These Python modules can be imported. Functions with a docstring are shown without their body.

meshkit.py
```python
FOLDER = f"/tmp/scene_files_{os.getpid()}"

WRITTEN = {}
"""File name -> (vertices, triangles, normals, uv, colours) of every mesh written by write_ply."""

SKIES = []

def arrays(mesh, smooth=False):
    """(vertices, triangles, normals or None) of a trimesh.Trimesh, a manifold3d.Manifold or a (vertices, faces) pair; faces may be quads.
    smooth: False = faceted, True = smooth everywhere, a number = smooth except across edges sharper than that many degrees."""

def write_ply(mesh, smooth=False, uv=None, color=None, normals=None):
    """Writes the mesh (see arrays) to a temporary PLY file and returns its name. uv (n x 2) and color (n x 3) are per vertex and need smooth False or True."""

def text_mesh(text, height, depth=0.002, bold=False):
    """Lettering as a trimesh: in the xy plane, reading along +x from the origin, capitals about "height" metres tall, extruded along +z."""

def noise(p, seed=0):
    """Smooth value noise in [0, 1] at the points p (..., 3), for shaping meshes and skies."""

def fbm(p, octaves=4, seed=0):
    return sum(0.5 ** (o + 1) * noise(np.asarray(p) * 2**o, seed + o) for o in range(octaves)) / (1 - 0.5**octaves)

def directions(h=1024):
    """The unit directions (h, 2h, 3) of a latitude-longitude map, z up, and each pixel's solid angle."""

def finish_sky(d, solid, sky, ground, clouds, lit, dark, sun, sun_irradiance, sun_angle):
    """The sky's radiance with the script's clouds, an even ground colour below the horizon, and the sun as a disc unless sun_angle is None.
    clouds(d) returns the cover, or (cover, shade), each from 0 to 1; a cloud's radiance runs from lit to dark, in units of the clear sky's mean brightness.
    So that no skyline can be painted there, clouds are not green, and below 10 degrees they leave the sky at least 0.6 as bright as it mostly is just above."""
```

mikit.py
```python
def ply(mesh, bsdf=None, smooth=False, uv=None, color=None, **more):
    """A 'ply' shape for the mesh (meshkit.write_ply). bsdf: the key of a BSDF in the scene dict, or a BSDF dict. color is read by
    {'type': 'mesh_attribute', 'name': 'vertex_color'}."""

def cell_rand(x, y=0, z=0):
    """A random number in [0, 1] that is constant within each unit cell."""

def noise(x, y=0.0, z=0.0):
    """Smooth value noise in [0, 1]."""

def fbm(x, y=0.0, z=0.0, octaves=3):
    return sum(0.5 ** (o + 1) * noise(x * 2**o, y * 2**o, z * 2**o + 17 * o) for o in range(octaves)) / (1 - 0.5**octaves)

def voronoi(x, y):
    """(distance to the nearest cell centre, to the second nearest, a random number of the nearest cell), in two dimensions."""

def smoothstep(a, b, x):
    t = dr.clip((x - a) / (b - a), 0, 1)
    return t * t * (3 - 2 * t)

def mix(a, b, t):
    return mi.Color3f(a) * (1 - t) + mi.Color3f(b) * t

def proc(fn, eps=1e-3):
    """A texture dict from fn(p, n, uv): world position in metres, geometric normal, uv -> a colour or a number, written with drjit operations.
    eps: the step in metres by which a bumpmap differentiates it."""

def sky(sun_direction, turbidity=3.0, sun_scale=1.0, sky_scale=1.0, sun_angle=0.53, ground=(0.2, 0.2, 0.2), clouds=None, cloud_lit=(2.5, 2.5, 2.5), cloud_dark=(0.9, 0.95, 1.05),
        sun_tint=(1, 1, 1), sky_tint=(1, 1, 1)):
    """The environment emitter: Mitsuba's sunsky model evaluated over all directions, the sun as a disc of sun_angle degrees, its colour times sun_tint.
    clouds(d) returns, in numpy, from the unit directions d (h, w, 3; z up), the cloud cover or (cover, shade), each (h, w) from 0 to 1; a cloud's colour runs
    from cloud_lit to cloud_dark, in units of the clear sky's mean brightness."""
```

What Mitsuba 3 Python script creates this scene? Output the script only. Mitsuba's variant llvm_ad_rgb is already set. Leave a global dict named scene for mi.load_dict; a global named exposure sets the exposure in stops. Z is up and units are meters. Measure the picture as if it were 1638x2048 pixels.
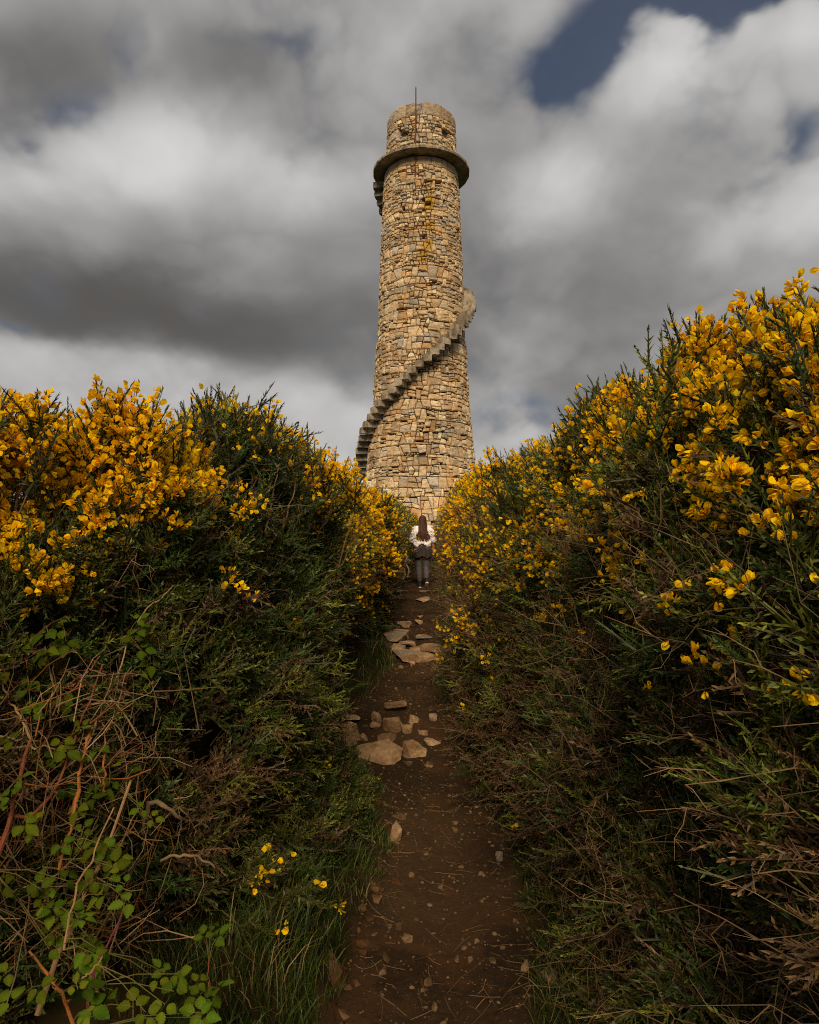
import math, random
import numpy as np, trimesh, manifold3d
import drjit as dr, mitsuba as mi, mikit, meshkit
from mikit import proc, fbm, noise, voronoi, smoothstep, mix
from shapely.geometry import Polygon

# ------------------------------------------------------------------ camera, sky, exposure
F, CX, CY, HOR = 1365.0, 819.0, 1024.0, 1100.0            # photo pixels
EYE = np.array([0.0, 0.0, 1.6])

T = mi.ScalarTransform4f
exposure = 2.5
scene, labels = {}, {}
scene['camera'] = {'type': 'perspective', 'fov': 2 * math.degrees(math.atan(CX / F)), 'fov_axis': 'x', 'near_clip': 0.05, 'far_clip': 6000.0, 'principal_point_offset_y': (CY - HOR) / 2048,
                   'to_world': T().look_at(origin=EYE.tolist(), target=[0, 1, EYE[2]], up=[0, 0, 1])}


def sstep(a, b, x):
    t = np.clip((x - a) / (b - a), 0, 1)
    return t * t * (3 - 2 * t)


def clouds(d):
    az = np.degrees(np.arctan2(d[..., 0], d[..., 1]))
    el = np.degrees(np.arcsin(np.clip(d[..., 2], -1, 1)))
    g = d * np.array([1, 1, 1.25])
    g = g / np.linalg.norm(g, axis=-1, keepdims=True)
    w1, w2, w3 = (meshkit.fbm(g * 3.1 + o, 4, sd) - .5 for o, sd in ((0, 3), (9.1, 8), (4.7, 13)))
    wv = np.stack([w1, w2, w3], -1)
    n = meshkit.fbm(g * 4.2 + wv * .9, 4, 21) - .5
    f = meshkit.fbm(g * 9.0 + wv * .9, 6, 5) - .5
    puff = .36 - np.abs(2 * meshkit.fbm(g * 11.0 + wv * 1.4 + .35 * f[..., None], 5, 44) - 1)      # rounded heads with darker creases
    az2, el2 = az + 9 * w1 + 6 * f, el + 7 * (w2 + .06) + 5 * f

    def blob(a, e, ra, re):
        return np.exp(-((az2 - a) / ra) ** 2 - ((el2 - e) / re) ** 2)
    shade = 0.58 + 0.80 * n + 0.55 * f + 0.30 * puff                        # the light and dark masses of the clouds: azimuth, height, width, depth, darker or lighter
    for a, e, ra, re, s in ((-21.9, 30.5, 4.7, 2.9, -0.5), (-27.4, 26.6, 6.3, 2.4, -0.34), (-19.7, 27.7, 6.3, 2.2, -0.24), (-9.1, 28.5, 4.9, 2.6, -0.32), (-5.0, 35.6, 6.2, 2.8, -0.1), (11.6, 27.2, 4.0, 2.8, -0.46), (19.8, 32.9, 4.8, 2.2, -0.4), (26.5, 23.4, 6.0, 1.9, -0.2), (30.1, 33.4, 2.5, 1.3, -0.24), (-29.1, 16.1, 6.4, 1.5, -0.34), (-7.5, 12.3, 4.5, 2.4, -0.14), (10.0, 9.8, 3.7, 0.9, -0.34), (-4.1, 6.0, 5.0, 2.1, -0.5), (8.4, 5.8, 6.6, 2.5, -0.2), (-22.6, 18.2, 11.4, 2.3, 0.85), (-31.0, 19.2, 8.6, 2.6, 0.5), (-10.7, 20.2, 9.7, 3.3, 0.34), (-29.7, 33.5, 7.0, 2.8, 0.45), (-13.9, 36.5, 7.1, 2.4, 0.3), (18.7, 19.1, 12.4, 4.6, 0.24), (8.0, 32.3, 3.7, 3.6, 0.1), (28.5, 27.3, 3.9, 1.7, 0.14), (1.3, 24.8, 8.4, 4.8, 0.05)):
        shade = shade + s * (.8 + 1.5 * np.clip(.25 - f * np.sign(s), 0, .6)) * blob(a, e, ra, re)
    shade = .5 + .47 * np.tanh((shade - .5) * 1.75)
    gap = 0.0 * az                                             # where blue shows between them
    az2, el2 = az2 + 4 * f, el2 + 4 * f
    for a, e, ra, re, s in ((13.6, 35.8, 3.0, 3.4, 1.0), (18.3, 36.1, 5.3, 1.6, 1.2), (25.8, 35.6, 9.5, 1.2, 1.05), (30.4, 28.4, 2.2, 1.4, 0.75), (-26.6, 30.8, 1.6, 2.4, 0.66), (-23.2, 35.0, 2.2, 2.0, 0.62), (-10.7, 37.9, 6.5, 0.9, 0.48), (8.0, 11.7, 5.0, 1.3, 0.66), (-30.7, 17.3, 1.9, 0.4, 0.5)):
        gap = gap + s * blob(a, e, ra, re)
    gap = gap + np.where(np.abs(az) > 50, 1.3 * sstep(0.08, 0.24, n), 0)
    cover = 1 - .93 * sstep(0.16, 1.15, gap + 1.25 * f + 0.65 * puff)
    return np.clip(cover, 0, 1), np.clip(shade, 0, 1)


SUN_AZ, SUN_EL = math.radians(180 + 3), math.radians(37)      # behind the camera, to its left
scene['sky_light'] = mikit.sky([math.sin(SUN_AZ) * math.cos(SUN_EL), math.cos(SUN_AZ) * math.cos(SUN_EL), math.sin(SUN_EL)], turbidity=3.0,
                               sun_scale=0.48, sun_angle=24.0, sky_scale=1.0, clouds=clouds, cloud_lit=(7.6, 7.45, 7.3), cloud_dark=(.74, .69, .65),
                               sun_tint=(1.0, 0.93, 0.82), sky_tint=(0.29, 0.235, 0.22), ground=(0.05, 0.05, 0.04))

# ------------------------------------------------------------------ small helpers
R0 = np.random.default_rng(11)
LUM = np.array([.3, .6, .1])


def ray(px, py):
    return np.array([(px - CX) / F, 1.0, (HOR - py) / F])


def at(px, py, Y):
    return EYE + ray(px, py) * Y


def unit(v):
    v = np.asarray(v, float)
    return v / (np.linalg.norm(v, axis=-1, keepdims=True) + 1e-12)


def frames(z, spin):
    """(n,3,3) rotations whose third column is z, spun about it."""
    z = unit(z)
    a = np.where(np.abs(z[:, 2:]) < 0.95, [[0, 0, 1.0]], [[1.0, 0, 0]])
    x = unit(np.cross(a, z))
    y = np.cross(z, x)
    c, s = np.cos(spin)[:, None], np.sin(spin)[:, None]
    return np.stack([x * c + y * s, -x * s + y * c, z], -1)


def tube(points, radii, sides=5, cap=True):
    p = np.asarray(points, float)
    t = unit(np.gradient(p, axis=0))
    a = np.cross(t, [0.31, 0.22, 0.93])
    a = unit(a)
    b = np.cross(t, a)
    ang = np.arange(sides) * 2 * np.pi / sides
    r = np.broadcast_to(radii, (len(p),))[:, None, None]
    v = (p[:, None] + r * (np.cos(ang)[None, :, None] * a[:, None] + np.sin(ang)[None, :, None] * b[:, None])).reshape(-1, 3)
    i, j = np.meshgrid(np.arange(len(p) - 1), np.arange(sides), indexing='ij')
    q = np.stack([i * sides + j, i * sides + (j + 1) % sides, (i + 1) * sides + (j + 1) % sides, (i + 1) * sides + j], -1).reshape(-1, 4)
    f = np.vstack([q[:, [0, 1, 2]], q[:, [0, 2, 3]]])
    if cap:
        e = len(v) - sides
        f = np.vstack([f, [[e, e + k, e + k + 1] for k in range(1, sides - 1)], [[0, k + 1, k] for k in range(1, sides - 1)]])
    return v, f


class Pile:
    """Vertices, triangles and vertex colours gathered into one mesh."""

    def __init__(self):
        self.v, self.f, self.c, self.n = [], [], [], 0

    def add(self, v, f, c):
        v = np.asarray(v, float)
        c = np.asarray(c, float)
        if c.ndim == 1:
            c = np.broadcast_to(c, (len(v), 3))
        self.v.append(v)
        self.f.append(np.asarray(f, int) + self.n)
        self.c.append(c)
        self.n += len(v)

    def copies(self, proto, pos, rot, scale, tint):
        """Copies of a prototype (v, f, lum) at positions, rotations, scales, colours."""
        v, f, lum = proto
        k = len(pos)
        if not k:
            return
        vs = np.einsum('kij,nj->kni', rot, v) * np.broadcast_to(scale, (k,))[:, None, None] + pos[:, None]
        cs = lum[None, :, :] * tint[:, None, :] if lum.ndim == 2 else lum[None, :, None] * tint[:, None, :]
        fs = f[None] + (np.arange(k) * len(v))[:, None, None]
        self.add(vs.reshape(-1, 3), fs.reshape(-1, 3), cs.reshape(-1, 3))

    def put(self, key, bsdf, smooth=False, **more):
        if self.n:
            scene[key] = mikit.ply((np.vstack(self.v), np.vstack(self.f)), bsdf, smooth=smooth, color=np.clip(np.vstack(self.c), 0, 1), **more)
        return key


def lab(key, label=None, category=None, group=None, kind=None):
    labels[key] = {k: v for k, v in (('label', label), ('category', category), ('group', group), ('kind', kind)) if v}


counts = {}


def num(name):
    counts[name] = counts.get(name, 0) + 1
    return f'{name}_{counts[name]:03d}'


# ------------------------------------------------------------------ materials
VC = {'type': 'mesh_attribute', 'name': 'vertex_color'}


def c3(*v):
    return {'type': 'rgb', 'value': list(v)}


def soil_colour(p, n, uv):
    a = fbm(p.x * 2.3, p.y * 2.3, p.z * 2.3, 4)
    b = noise(p.x * 60, p.y * 60, p.z * 60)
    g = noise(p.x * 190, p.y * 190, p.z * 190)
    c = mix((0.016, 0.0095, 0.0048), (0.046, 0.028, 0.0135), smoothstep(0.3, 0.75, a) * 0.7 + b * 0.3)
    c = mix(c, (0.13, 0.08, 0.04), smoothstep(0.80, 0.95, g) * 0.6)
    return mix(c, (0.052, 0.026, 0.011), smoothstep(0.56, 0.7, fbm(p.x * 5 + 7, p.y * 5, p.z * 5, 3)) * 0.5)


def soil_height(p, n, uv):
    return fbm(p.x * 18, p.y * 18, p.z * 18, 3) * 0.012 + noise(p.x * 85, p.y * 85, p.z * 85) * 0.004


def ground_colour(p, n, uv):
    a = fbm(p.x * 3, p.y * 3, p.z * 3, 4)
    c = mix((0.018, 0.020, 0.007), (0.040, 0.026, 0.012), smoothstep(0.35, 0.65, a))
    return mix(c, (0.022, 0.038, 0.010), smoothstep(0.5, 0.7, fbm(p.x * 9, p.y * 9, 3.0, 3)))


def rock_colour(p, n, uv):
    a, b = fbm(p.x * 5, p.y * 5, p.z * 5 + 4, 4), noise(p.x * 55, p.y * 55, p.z * 55)
    c = mix((0.15, 0.092, 0.05), (0.36, 0.25, 0.15), smoothstep(0.3, 0.7, a))
    c = mix(c, (0.17, 0.145, 0.12), smoothstep(0.55, 0.7, fbm(p.x * 2.1, p.y * 2.1, p.z * 2.1 + 9, 2)))
    return c * (0.72 + 0.5 * b)


def earthy_colour(p, n, uv):
    return mix((0.050, 0.024, 0.010), (0.13, 0.078, 0.042), smoothstep(0.35, 0.7, fbm(p.x * 14, p.y * 14, p.z * 14, 4)))


def dirty_colour(p, n, uv):
    return mix((0.055, 0.034, 0.018), (0.20, 0.135, 0.08), smoothstep(0.35, 0.75, fbm(p.x * 25, p.y * 25, p.z * 25, 4)))


def rock_height(p, n, uv):
    return fbm(p.x * 30, p.y * 30, p.z * 30, 4) * 0.012


def cut_stone_colour(p, n, uv):
    a, b = fbm(p.x * 1.7, p.y * 1.7, p.z * 1.7, 4), fbm(p.x * 9, p.y * 9, p.z * 3, 3)
    c = mix((0.17, 0.148, 0.115), (0.35, 0.31, 0.245), smoothstep(0.3, 0.7, a))
    return mix(c, (0.07, 0.06, 0.043), smoothstep(0.45, 0.72, b) * 0.75)


def lichen_mask(p, n, uv):
    x = p.x - 0.55 - 0.30 + smoothstep(16.2, 13.5, p.z) * 0.22 + (fbm(0.0, p.z * 1.1, 3.0, 3) - 0.5) * 0.7
    band = smoothstep(0.30, 0.14, dr.abs(x)) * smoothstep(13.4, 14.0, p.z) * smoothstep(18.25, 18.0, p.z) * smoothstep(32.0, 31.4, p.y)
    spot = fbm(p.x * 3.5, p.y * 3.5, p.z * 2.2, 4)
    return band * smoothstep(0.40, 0.58, spot) * 0.9 + smoothstep(0.66, 0.74, fbm(p.x * 2.1 + 5, p.y * 2.1, p.z * 2.1, 3)) * 0.10


def grime_mask(p, n, uv):
    a = fbm(p.x * 0.9, p.y * 0.9, p.z * 0.7 + 3, 3)
    b = fbm(p.x * 7, p.y * 7, p.z * 7, 3)
    return smoothstep(0.46, 0.78, a * 0.55 + b * 0.45) * 0.55


def patch_colour(p, n, uv):
    a, b = fbm(p.x * 5 + 3, p.y * 5, p.z * 6, 3), noise(p.x * 1.9, p.y * 1.9, p.z * 2.4)
    return mix(mix((0.50, 0.40, 0.27), (0.43, 0.28, 0.13), smoothstep(0.45, 0.65, a)), (0.34, 0.315, 0.27), smoothstep(0.5, 0.75, b))


def patch_mask(p, n, uv):
    return smoothstep(0.38, 0.68, fbm(p.x * 7, p.y * 7, p.z * 9 + 11, 3)) * 0.75


def wall_height(p, n, uv):
    return fbm(p.x * 9, p.y * 9, p.z * 9, 4) * 0.05


def rough(colour, r=0.9, spec=0.2):
    return {'type': 'principled', 'base_color': colour, 'roughness': r, 'specular': spec}


scene['mat_soil'] = {'type': 'bumpmap', 'arbitrary': proc(soil_height, 2e-3), 'bsdf': rough(proc(soil_colour), 0.95, 0.15)}
scene['mat_ground'] = {'type': 'twosided', 'bsdf': {'type': 'diffuse', 'reflectance': proc(ground_colour)}}
scene['mat_rock'] = {'type': 'bumpmap', 'arbitrary': proc(rock_height, 2e-3), 'bsdf': rough(proc(rock_colour), 0.9, 0.2)}
scene['mat_earthy_rock'] = {'type': 'bumpmap', 'arbitrary': proc(rock_height, 2e-3), 'bsdf': rough(proc(earthy_colour), 0.95, 0.15)}
scene['mat_dirty_rock'] = {'type': 'bumpmap', 'arbitrary': proc(rock_height, 2e-3), 'bsdf': rough(proc(dirty_colour), 0.95, 0.15)}
scene['mat_cut_stone'] = {'type': 'twosided', 'bsdf': rough(proc(cut_stone_colour), 0.92, 0.2)}
scene['mat_wall_stone'] = {'type': 'bumpmap', 'arbitrary': proc(wall_height, 1e-2), 'bsdf': {
    'type': 'blendbsdf', 'weight': proc(lichen_mask), 'a': {'type': 'blendbsdf', 'weight': proc(grime_mask),
    'a': {'type': 'blendbsdf', 'weight': proc(patch_mask), 'a': rough(VC, 0.92, 0.2), 'b': rough(proc(patch_colour), 0.92, 0.2)}, 'b': rough(c3(0.105, 0.082, 0.055), 0.95, 0.1)},
    'b': rough(c3(0.42, 0.25, 0.02), 0.95, 0.1)}}
scene['mat_mortar'] = {'type': 'diffuse', 'reflectance': c3(0.11, 0.085, 0.058)}
scene['mat_plant'] = {'type': 'twosided', 'bsdf': rough(VC, 0.55, 0.35)}
scene['mat_bark'] = {'type': 'twosided', 'bsdf': rough(VC, 0.9, 0.15)}
scene['mat_petal'] = {'type': 'principledthin', 'base_color': VC, 'roughness': 0.6, 'spec_trans': 0.0, 'diff_trans': 0.8, 'eta': 1.3}
scene['mat_leaf'] = {'type': 'principledthin', 'base_color': VC, 'roughness': 0.5, 'spec_trans': 0.0, 'diff_trans': 0.7, 'eta': 1.35}
scene['mat_iron'] = rough(c3(0.02, 0.017, 0.015), 0.6, 0.4)
scene['mat_rust'] = rough(c3(0.16, 0.055, 0.022), 0.9, 0.2)
scene['mat_person'] = {'type': 'twosided', 'bsdf': rough(VC, 0.8, 0.25)}

# ------------------------------------------------------------------ ground and path
PROF_Y = [-60, 0, 3, 4, 5.0, 5.6, 8, 9.5, 15.5, 22, 29, 36, 50, 120, 400, 4000]
PROF_Z = [-6, 0, 0, .05, .12, .30, .42, .55, .77, 1.27, 2.0, 2.1, 1.8, -3, -25, -60]
PL_Y = [-60, .3, 2.3, 3.1, 3.6, 4.3, 4.85, 5.5, 6.3, 7.3, 9.3, 12.5, 18, 27, 30]
PL_X = [-.3, -.28, -.22, -.16, -.08, -.15, -.42, -.50, -.32, -.155, -.33, -.17, 0, .2, .2]
PR_Y = [-60, .3, 2.3, 3.1, 3.6, 4.3, 4.9, 5.5, 6.3, 7.3, 9.3, 12.5, 18, 27, 30]
PR_X = [.45, .45, .39, .51, .48, .41, .29, .245, .19, .30, .48, .60, .65, .75, .75]


def zg(x, Y):
    x, Y = np.broadcast_arrays(np.asarray(x, float), np.asarray(Y, float))
    z = np.interp(Y, PROF_Y, PROF_Z)
    xl, xr = np.interp(Y, PL_Y, PL_X), np.interp(Y, PR_Y, PR_X)
    on = sstep(31, 26, Y)
    wob = (meshkit.fbm(np.stack([x * 3, Y * 3, x * 0], -1), 3, 4) - .5)
    left, right = sstep(0, .34, xl - x + wob * .12), sstep(0, .5, x - xr + wob * .12)
    z = z + on * (left * np.interp(Y, [0, 4, 6, 30], [.30, .26, .16, .1]) + right * np.interp(Y, [0, 4, 30], [.12, .12, .12])) + wob * .07 * np.clip(on * (left + right) + .12, 0, 1)
    return z - on * .03 * np.exp(-((x - (xl + xr) / 2) / .2) ** 2) - .012 * np.clip(np.abs(x) - 6, 0, None) ** 1.1


def ground_hit(px, py):
    d = ray(px, py)
    lo, hi = 0.3, 40.0
    ys = np.linspace(lo, hi, 6000)
    h = EYE[2] + d[2] * ys - zg(d[0] * ys, ys)
    i = np.argmax(h < 0)
    return EYE + d * ys[i]


def grid_mesh(xs, ys, zf):
    X, Y = np.meshgrid(xs, ys) if xs.ndim == 1 else (xs, np.repeat(ys[:, None], xs.shape[1], 1))
    v = np.stack([X, Y, zf(X, Y)], -1).reshape(-1, 3)
    h, w = X.shape
    i, j = np.meshgrid(np.arange(h - 1), np.arange(w - 1), indexing='ij')
    a = i * w + j
    q = np.stack([a, a + 1, a + w + 1, a + w], -1).reshape(-1, 4)
    return v, np.vstack([q[:, [0, 1, 2]], q[:, [0, 2, 3]]])


g_out = np.geomspace(1.7, 3000, 34)
gx = np.concatenate([-g_out[::-1], np.arange(-1.6, 1.61, .05), g_out])
gy = np.concatenate([-np.geomspace(.5, 60, 14)[::-1], np.arange(0, 8, .07), np.arange(8, 36, .25), np.geomspace(36.3, 4000, 34)])


def under(x, y):
    xl, xr = np.interp(y, PL_Y, PL_X), np.interp(y, PR_Y, PR_X)
    return zg(x, y) - .05 * sstep(-.10, .04, np.minimum(x - xl, xr - x)) * sstep(31, 27, y)


scene['ground'] = mikit.ply(grid_mesh(gx, gy, under), 'mat_ground', smooth=True)
lab('ground', 'dark earth and turf under the gorse hedges', kind='structure')
py_ = np.concatenate([np.arange(.2, 4, .02), np.arange(4, 10, .05), np.arange(10, 29.6, .15)])
pu = np.linspace(-.16, 1.16, 34)
pX = np.interp(py_, PL_Y, PL_X)[:, None] * (1 - pu) + np.interp(py_, PR_Y, PR_X)[:, None] * pu


def path_z(x, y):
    p = np.stack([x, y, x * 0], -1)
    return zg(x, y) + .006 + (meshkit.fbm(p * 6, 4, 31) - .5) * .06 + (meshkit.fbm(p * 26, 3, 32) - .5) * .022


scene['path'] = mikit.ply(grid_mesh(pX, py_, path_z), 'mat_soil', smooth=True)
lab('path', 'narrow brown dirt path climbing between gorse hedges to the tower', kind='structure')


# clods of the crumbling left bank are set further down
# stones ------------------------------------------------------------
def rock(size, seed, flat=0.0, sub=2):
    r = np.random.default_rng(seed)
    p = unit(r.normal(size=(13, 3))) * r.uniform(.78, 1.1, (13, 1))
    p = np.sign(p) * np.abs(p) ** .75
    m = trimesh.convex.convex_hull(p)
    for _ in range(sub):
        m = m.subdivide()
    v = m.vertices + unit(m.vertices) * ((meshkit.fbm(m.vertices * 1.7 + seed, 3, seed) - .5) * .22)[:, None] + unit(m.vertices) * ((meshkit.fbm(m.vertices * 6 + seed, 3, seed) - .5) * .07)[:, None]
    v = v * np.array(size) * .5
    return trimesh.Trimesh(v, m.faces, process=False)


def place(mesh, pos, yaw=0.0, tilt=(0, 0)):
    m = mesh.copy()
    m.apply_transform(trimesh.transformations.euler_matrix(tilt[0], tilt[1], yaw))
    m.apply_translation(pos)
    return m


def px_size(px, Y):
    return px / F * Y


# px, py of the centre, width and height in photo pixels, depth ratio, how far sunk (0..1), yaw
ROCKS = [
    (758, 1508, 96, 46, .55, .42, .1, 'large brown angular rock, left of the two big ones across the path step'),
    (829, 1504, 56, 38, .6, .42, -.2, 'pale tan angular rock on the right of the big brown one at the path step'),
    (785, 1456, 46, 32, .7, .35, .3, 'blocky speckled rock under a flat slab in the middle of the stone step'),
    (704, 1470, 46, 38, .7, .35, .5, 'rounded brown rock at the left edge of the stone step beside the gorse'),
    (700, 1445, 40, 20, .6, .3, -.3, 'greyish tilted rock behind the rounded one at the left of the step'),
]
for i, (px, py, w, h, dep, sunk, yaw, text) in enumerate(ROCKS):
    g = ground_hit(px, py + h * .4)
    Y = g[1]
    w_, h_ = px_size(w, Y), px_size(h, Y) * 1.15
    key = num('rock')
    scene[key] = mikit.ply(place(rock((w_ * 1.1, w_ * dep, h_ * 1.3), 40 + i), g + [0, w_ * dep * .35, h_ * (.5 - sunk * .5)], yaw, (.1 * (i % 3 - 1), .12 * (i % 2))), 'mat_rock', smooth=20)
    lab(key, text, 'rock', 'loose rocks of the path step')
g = ground_hit(790, 1442)
w_ = px_size(46, g[1])
scene['rock_006'] = mikit.ply(place(rock((w_ * 1.15, w_ * .8, w_ * .26), 77), g + [0, .10, .105], .2, (.18, -.12)), 'mat_rock', smooth=30)
lab('rock_006', 'pale flat slab lying on top of the blocky rock in the stone step', 'rock', 'loose rocks of the path step')
g = ground_hit(672, 2030)
scene['rock_007'] = mikit.ply(place(rock((.17, .36, .15), 98, sub=3), g + [-.06, .10, .0], -.25, (.25, .15)), 'mat_earthy_rock', smooth=35)
lab('rock_007', 'brown earthy boulder in the bank at the bottom left edge of the path', 'rock')
g = ground_hit(798, 1690)
scene['rock_008'] = mikit.ply(place(rock((.07, .09, .17), 92), g + [-.02, .05, .04], .2, (.1, .1)), 'mat_rock', smooth=20)
lab('rock_008', 'small upright stone in the left path bank under dry grass', 'rock')
g = ground_hit(1100, 1972)
scene['rock_009'] = mikit.ply(place(rock((.085, .09, .06), 93), g + [0, .02, .02], .7), 'mat_rock', smooth=20)
lab('rock_009', 'pinkish brown stone half in the grass on the right of the path', 'rock')
g = ground_hit(1052, 1948)
scene['rock_010'] = mikit.ply(place(rock((.042, .05, .05), 94), g + [0, .02, .015], .2), 'mat_rock', smooth=20)
lab('rock_010', 'small reddish stone at the right path edge by the grass', 'rock')
g = ground_hit(1000, 1724)
scene['rock_011'] = mikit.ply(place(rock((.045, .05, .06), 95), g + [0, .02, .02], .2), 'mat_rock', smooth=20)
lab('rock_011', 'small dark stone at the right path edge under a hanging twig', 'rock')

SLABS = [(797, 1276, 52, 34, .06), (850, 1275, 34, 12, .03), (818, 1290, 34, 17, .04), (862, 1297, 52, 24, .04), (833, 1303, 44, 14, .04), (796, 1300, 30, 18, .04), (826, 1319, 86, 26, .06),
         (878, 1321, 22, 12, .03), (824, 1332, 15, 7, .03), (845, 1201, 34, 9, .03), (850, 1184, 22, 5, .03), (808, 1251, 30, 11, .04), (836, 1248, 16, 9, .04), (776, 1476, 46, 16, .07), (748, 1460, 30, 10, .04),
         (752, 1445, 20, 14, .06), (815, 1466, 28, 13, .05), (829, 1444, 24, 10, .05), (866, 1440, 18, 10, .04), (863, 1489, 32, 10, .04), (773, 1484, 14, 7, .03), (812, 1531, 26, 7, .02), (862, 1532, 22, 8, .02),
         (800, 1638, 32, 9, .02), (908, 1651, 22, 7, .02), (1000, 1796, 13, 10, .022), (857, 1974, 15, 14, .024), (849, 1988, 15, 9, .014), (768, 1947, 10, 14, .02), (795, 1863, 15, 11, .018), (815, 1887, 22, 12, .018),
         (868, 2022, 13, 12, .02), (772, 1920, 14, 14, .018), (840, 1236, 14, 5, .02), (700, 1490, 26, 12, .05), (845, 1470, 20, 8, .03), (730, 1480, 18, 9, .04), (888, 1312, 18, 8, .03), (955, 1890, 12, 8, .014),
         (915, 1925, 10, 12, .016), (940, 1929, 10, 10, .014), (985, 1932, 12, 7, .012), (880, 1784, 14, 7, .012), (1030, 1850, 10, 7, .012)]
for i, (px, py, w, h, th) in enumerate(SLABS):
    a, b = ground_hit(px, py + h / 2), ground_hit(px, py - h / 2)
    c = (a + b) / 2
    w_, l_ = px_size(w, c[1]) * 1.2, min((b[1] - a[1]) * 1.2, px_size(w, c[1]) * 2.4 + .03)
    key = num('path__stone')
    scene[key] = mikit.ply(place(rock((w_, l_, th * 2.2), 200 + i, sub=2), [c[0], c[1], float(path_z(np.array(c[0]), np.array(c[1]))) + th * .15], R0.uniform(-.25, .25), (R0.uniform(-.06, .06), R0.uniform(-.06, .06))), 'mat_dirty_rock' if py > 1520 else 'mat_rock', smooth=20)

for k in range(46):
    y = R0.uniform(1.95, 4.3)
    x = float(np.interp(y, PL_Y, PL_X)) + R0.normal(-.02, .035)
    sz_ = R0.uniform(.02, .06)
    scene[num('path__clod')] = mikit.ply(place(rock((sz_ * R0.uniform(.8, 1.4), sz_ * R0.uniform(.9, 1.6), sz_ * .8), 500 + k, sub=1), [x, y, float(zg(x, y)) + sz_ * .12], R0.uniform(0, 3)), 'mat_earthy_rock', smooth=40)
peb = Pile()
n = 3600
yy = .9 * (14 / .9) ** R0.random(n)
uu = R0.uniform(-.08, 1.08, n)
xx = np.interp(yy, PL_Y, PL_X) * (1 - uu) + np.interp(yy, PR_Y, PR_X) * uu
zz = path_z(xx, yy)
sz = R0.lognormal(0, .55, n) * .0036 * np.clip(yy / 2.2, 1, 3.0) ** .6
ico = trimesh.creation.icosahedron()
cc = np.array([.15, .10, .056]) * R0.uniform(.2, 1.2, (n, 1)) + R0.uniform(-.006, .006, (n, 3))
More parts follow.
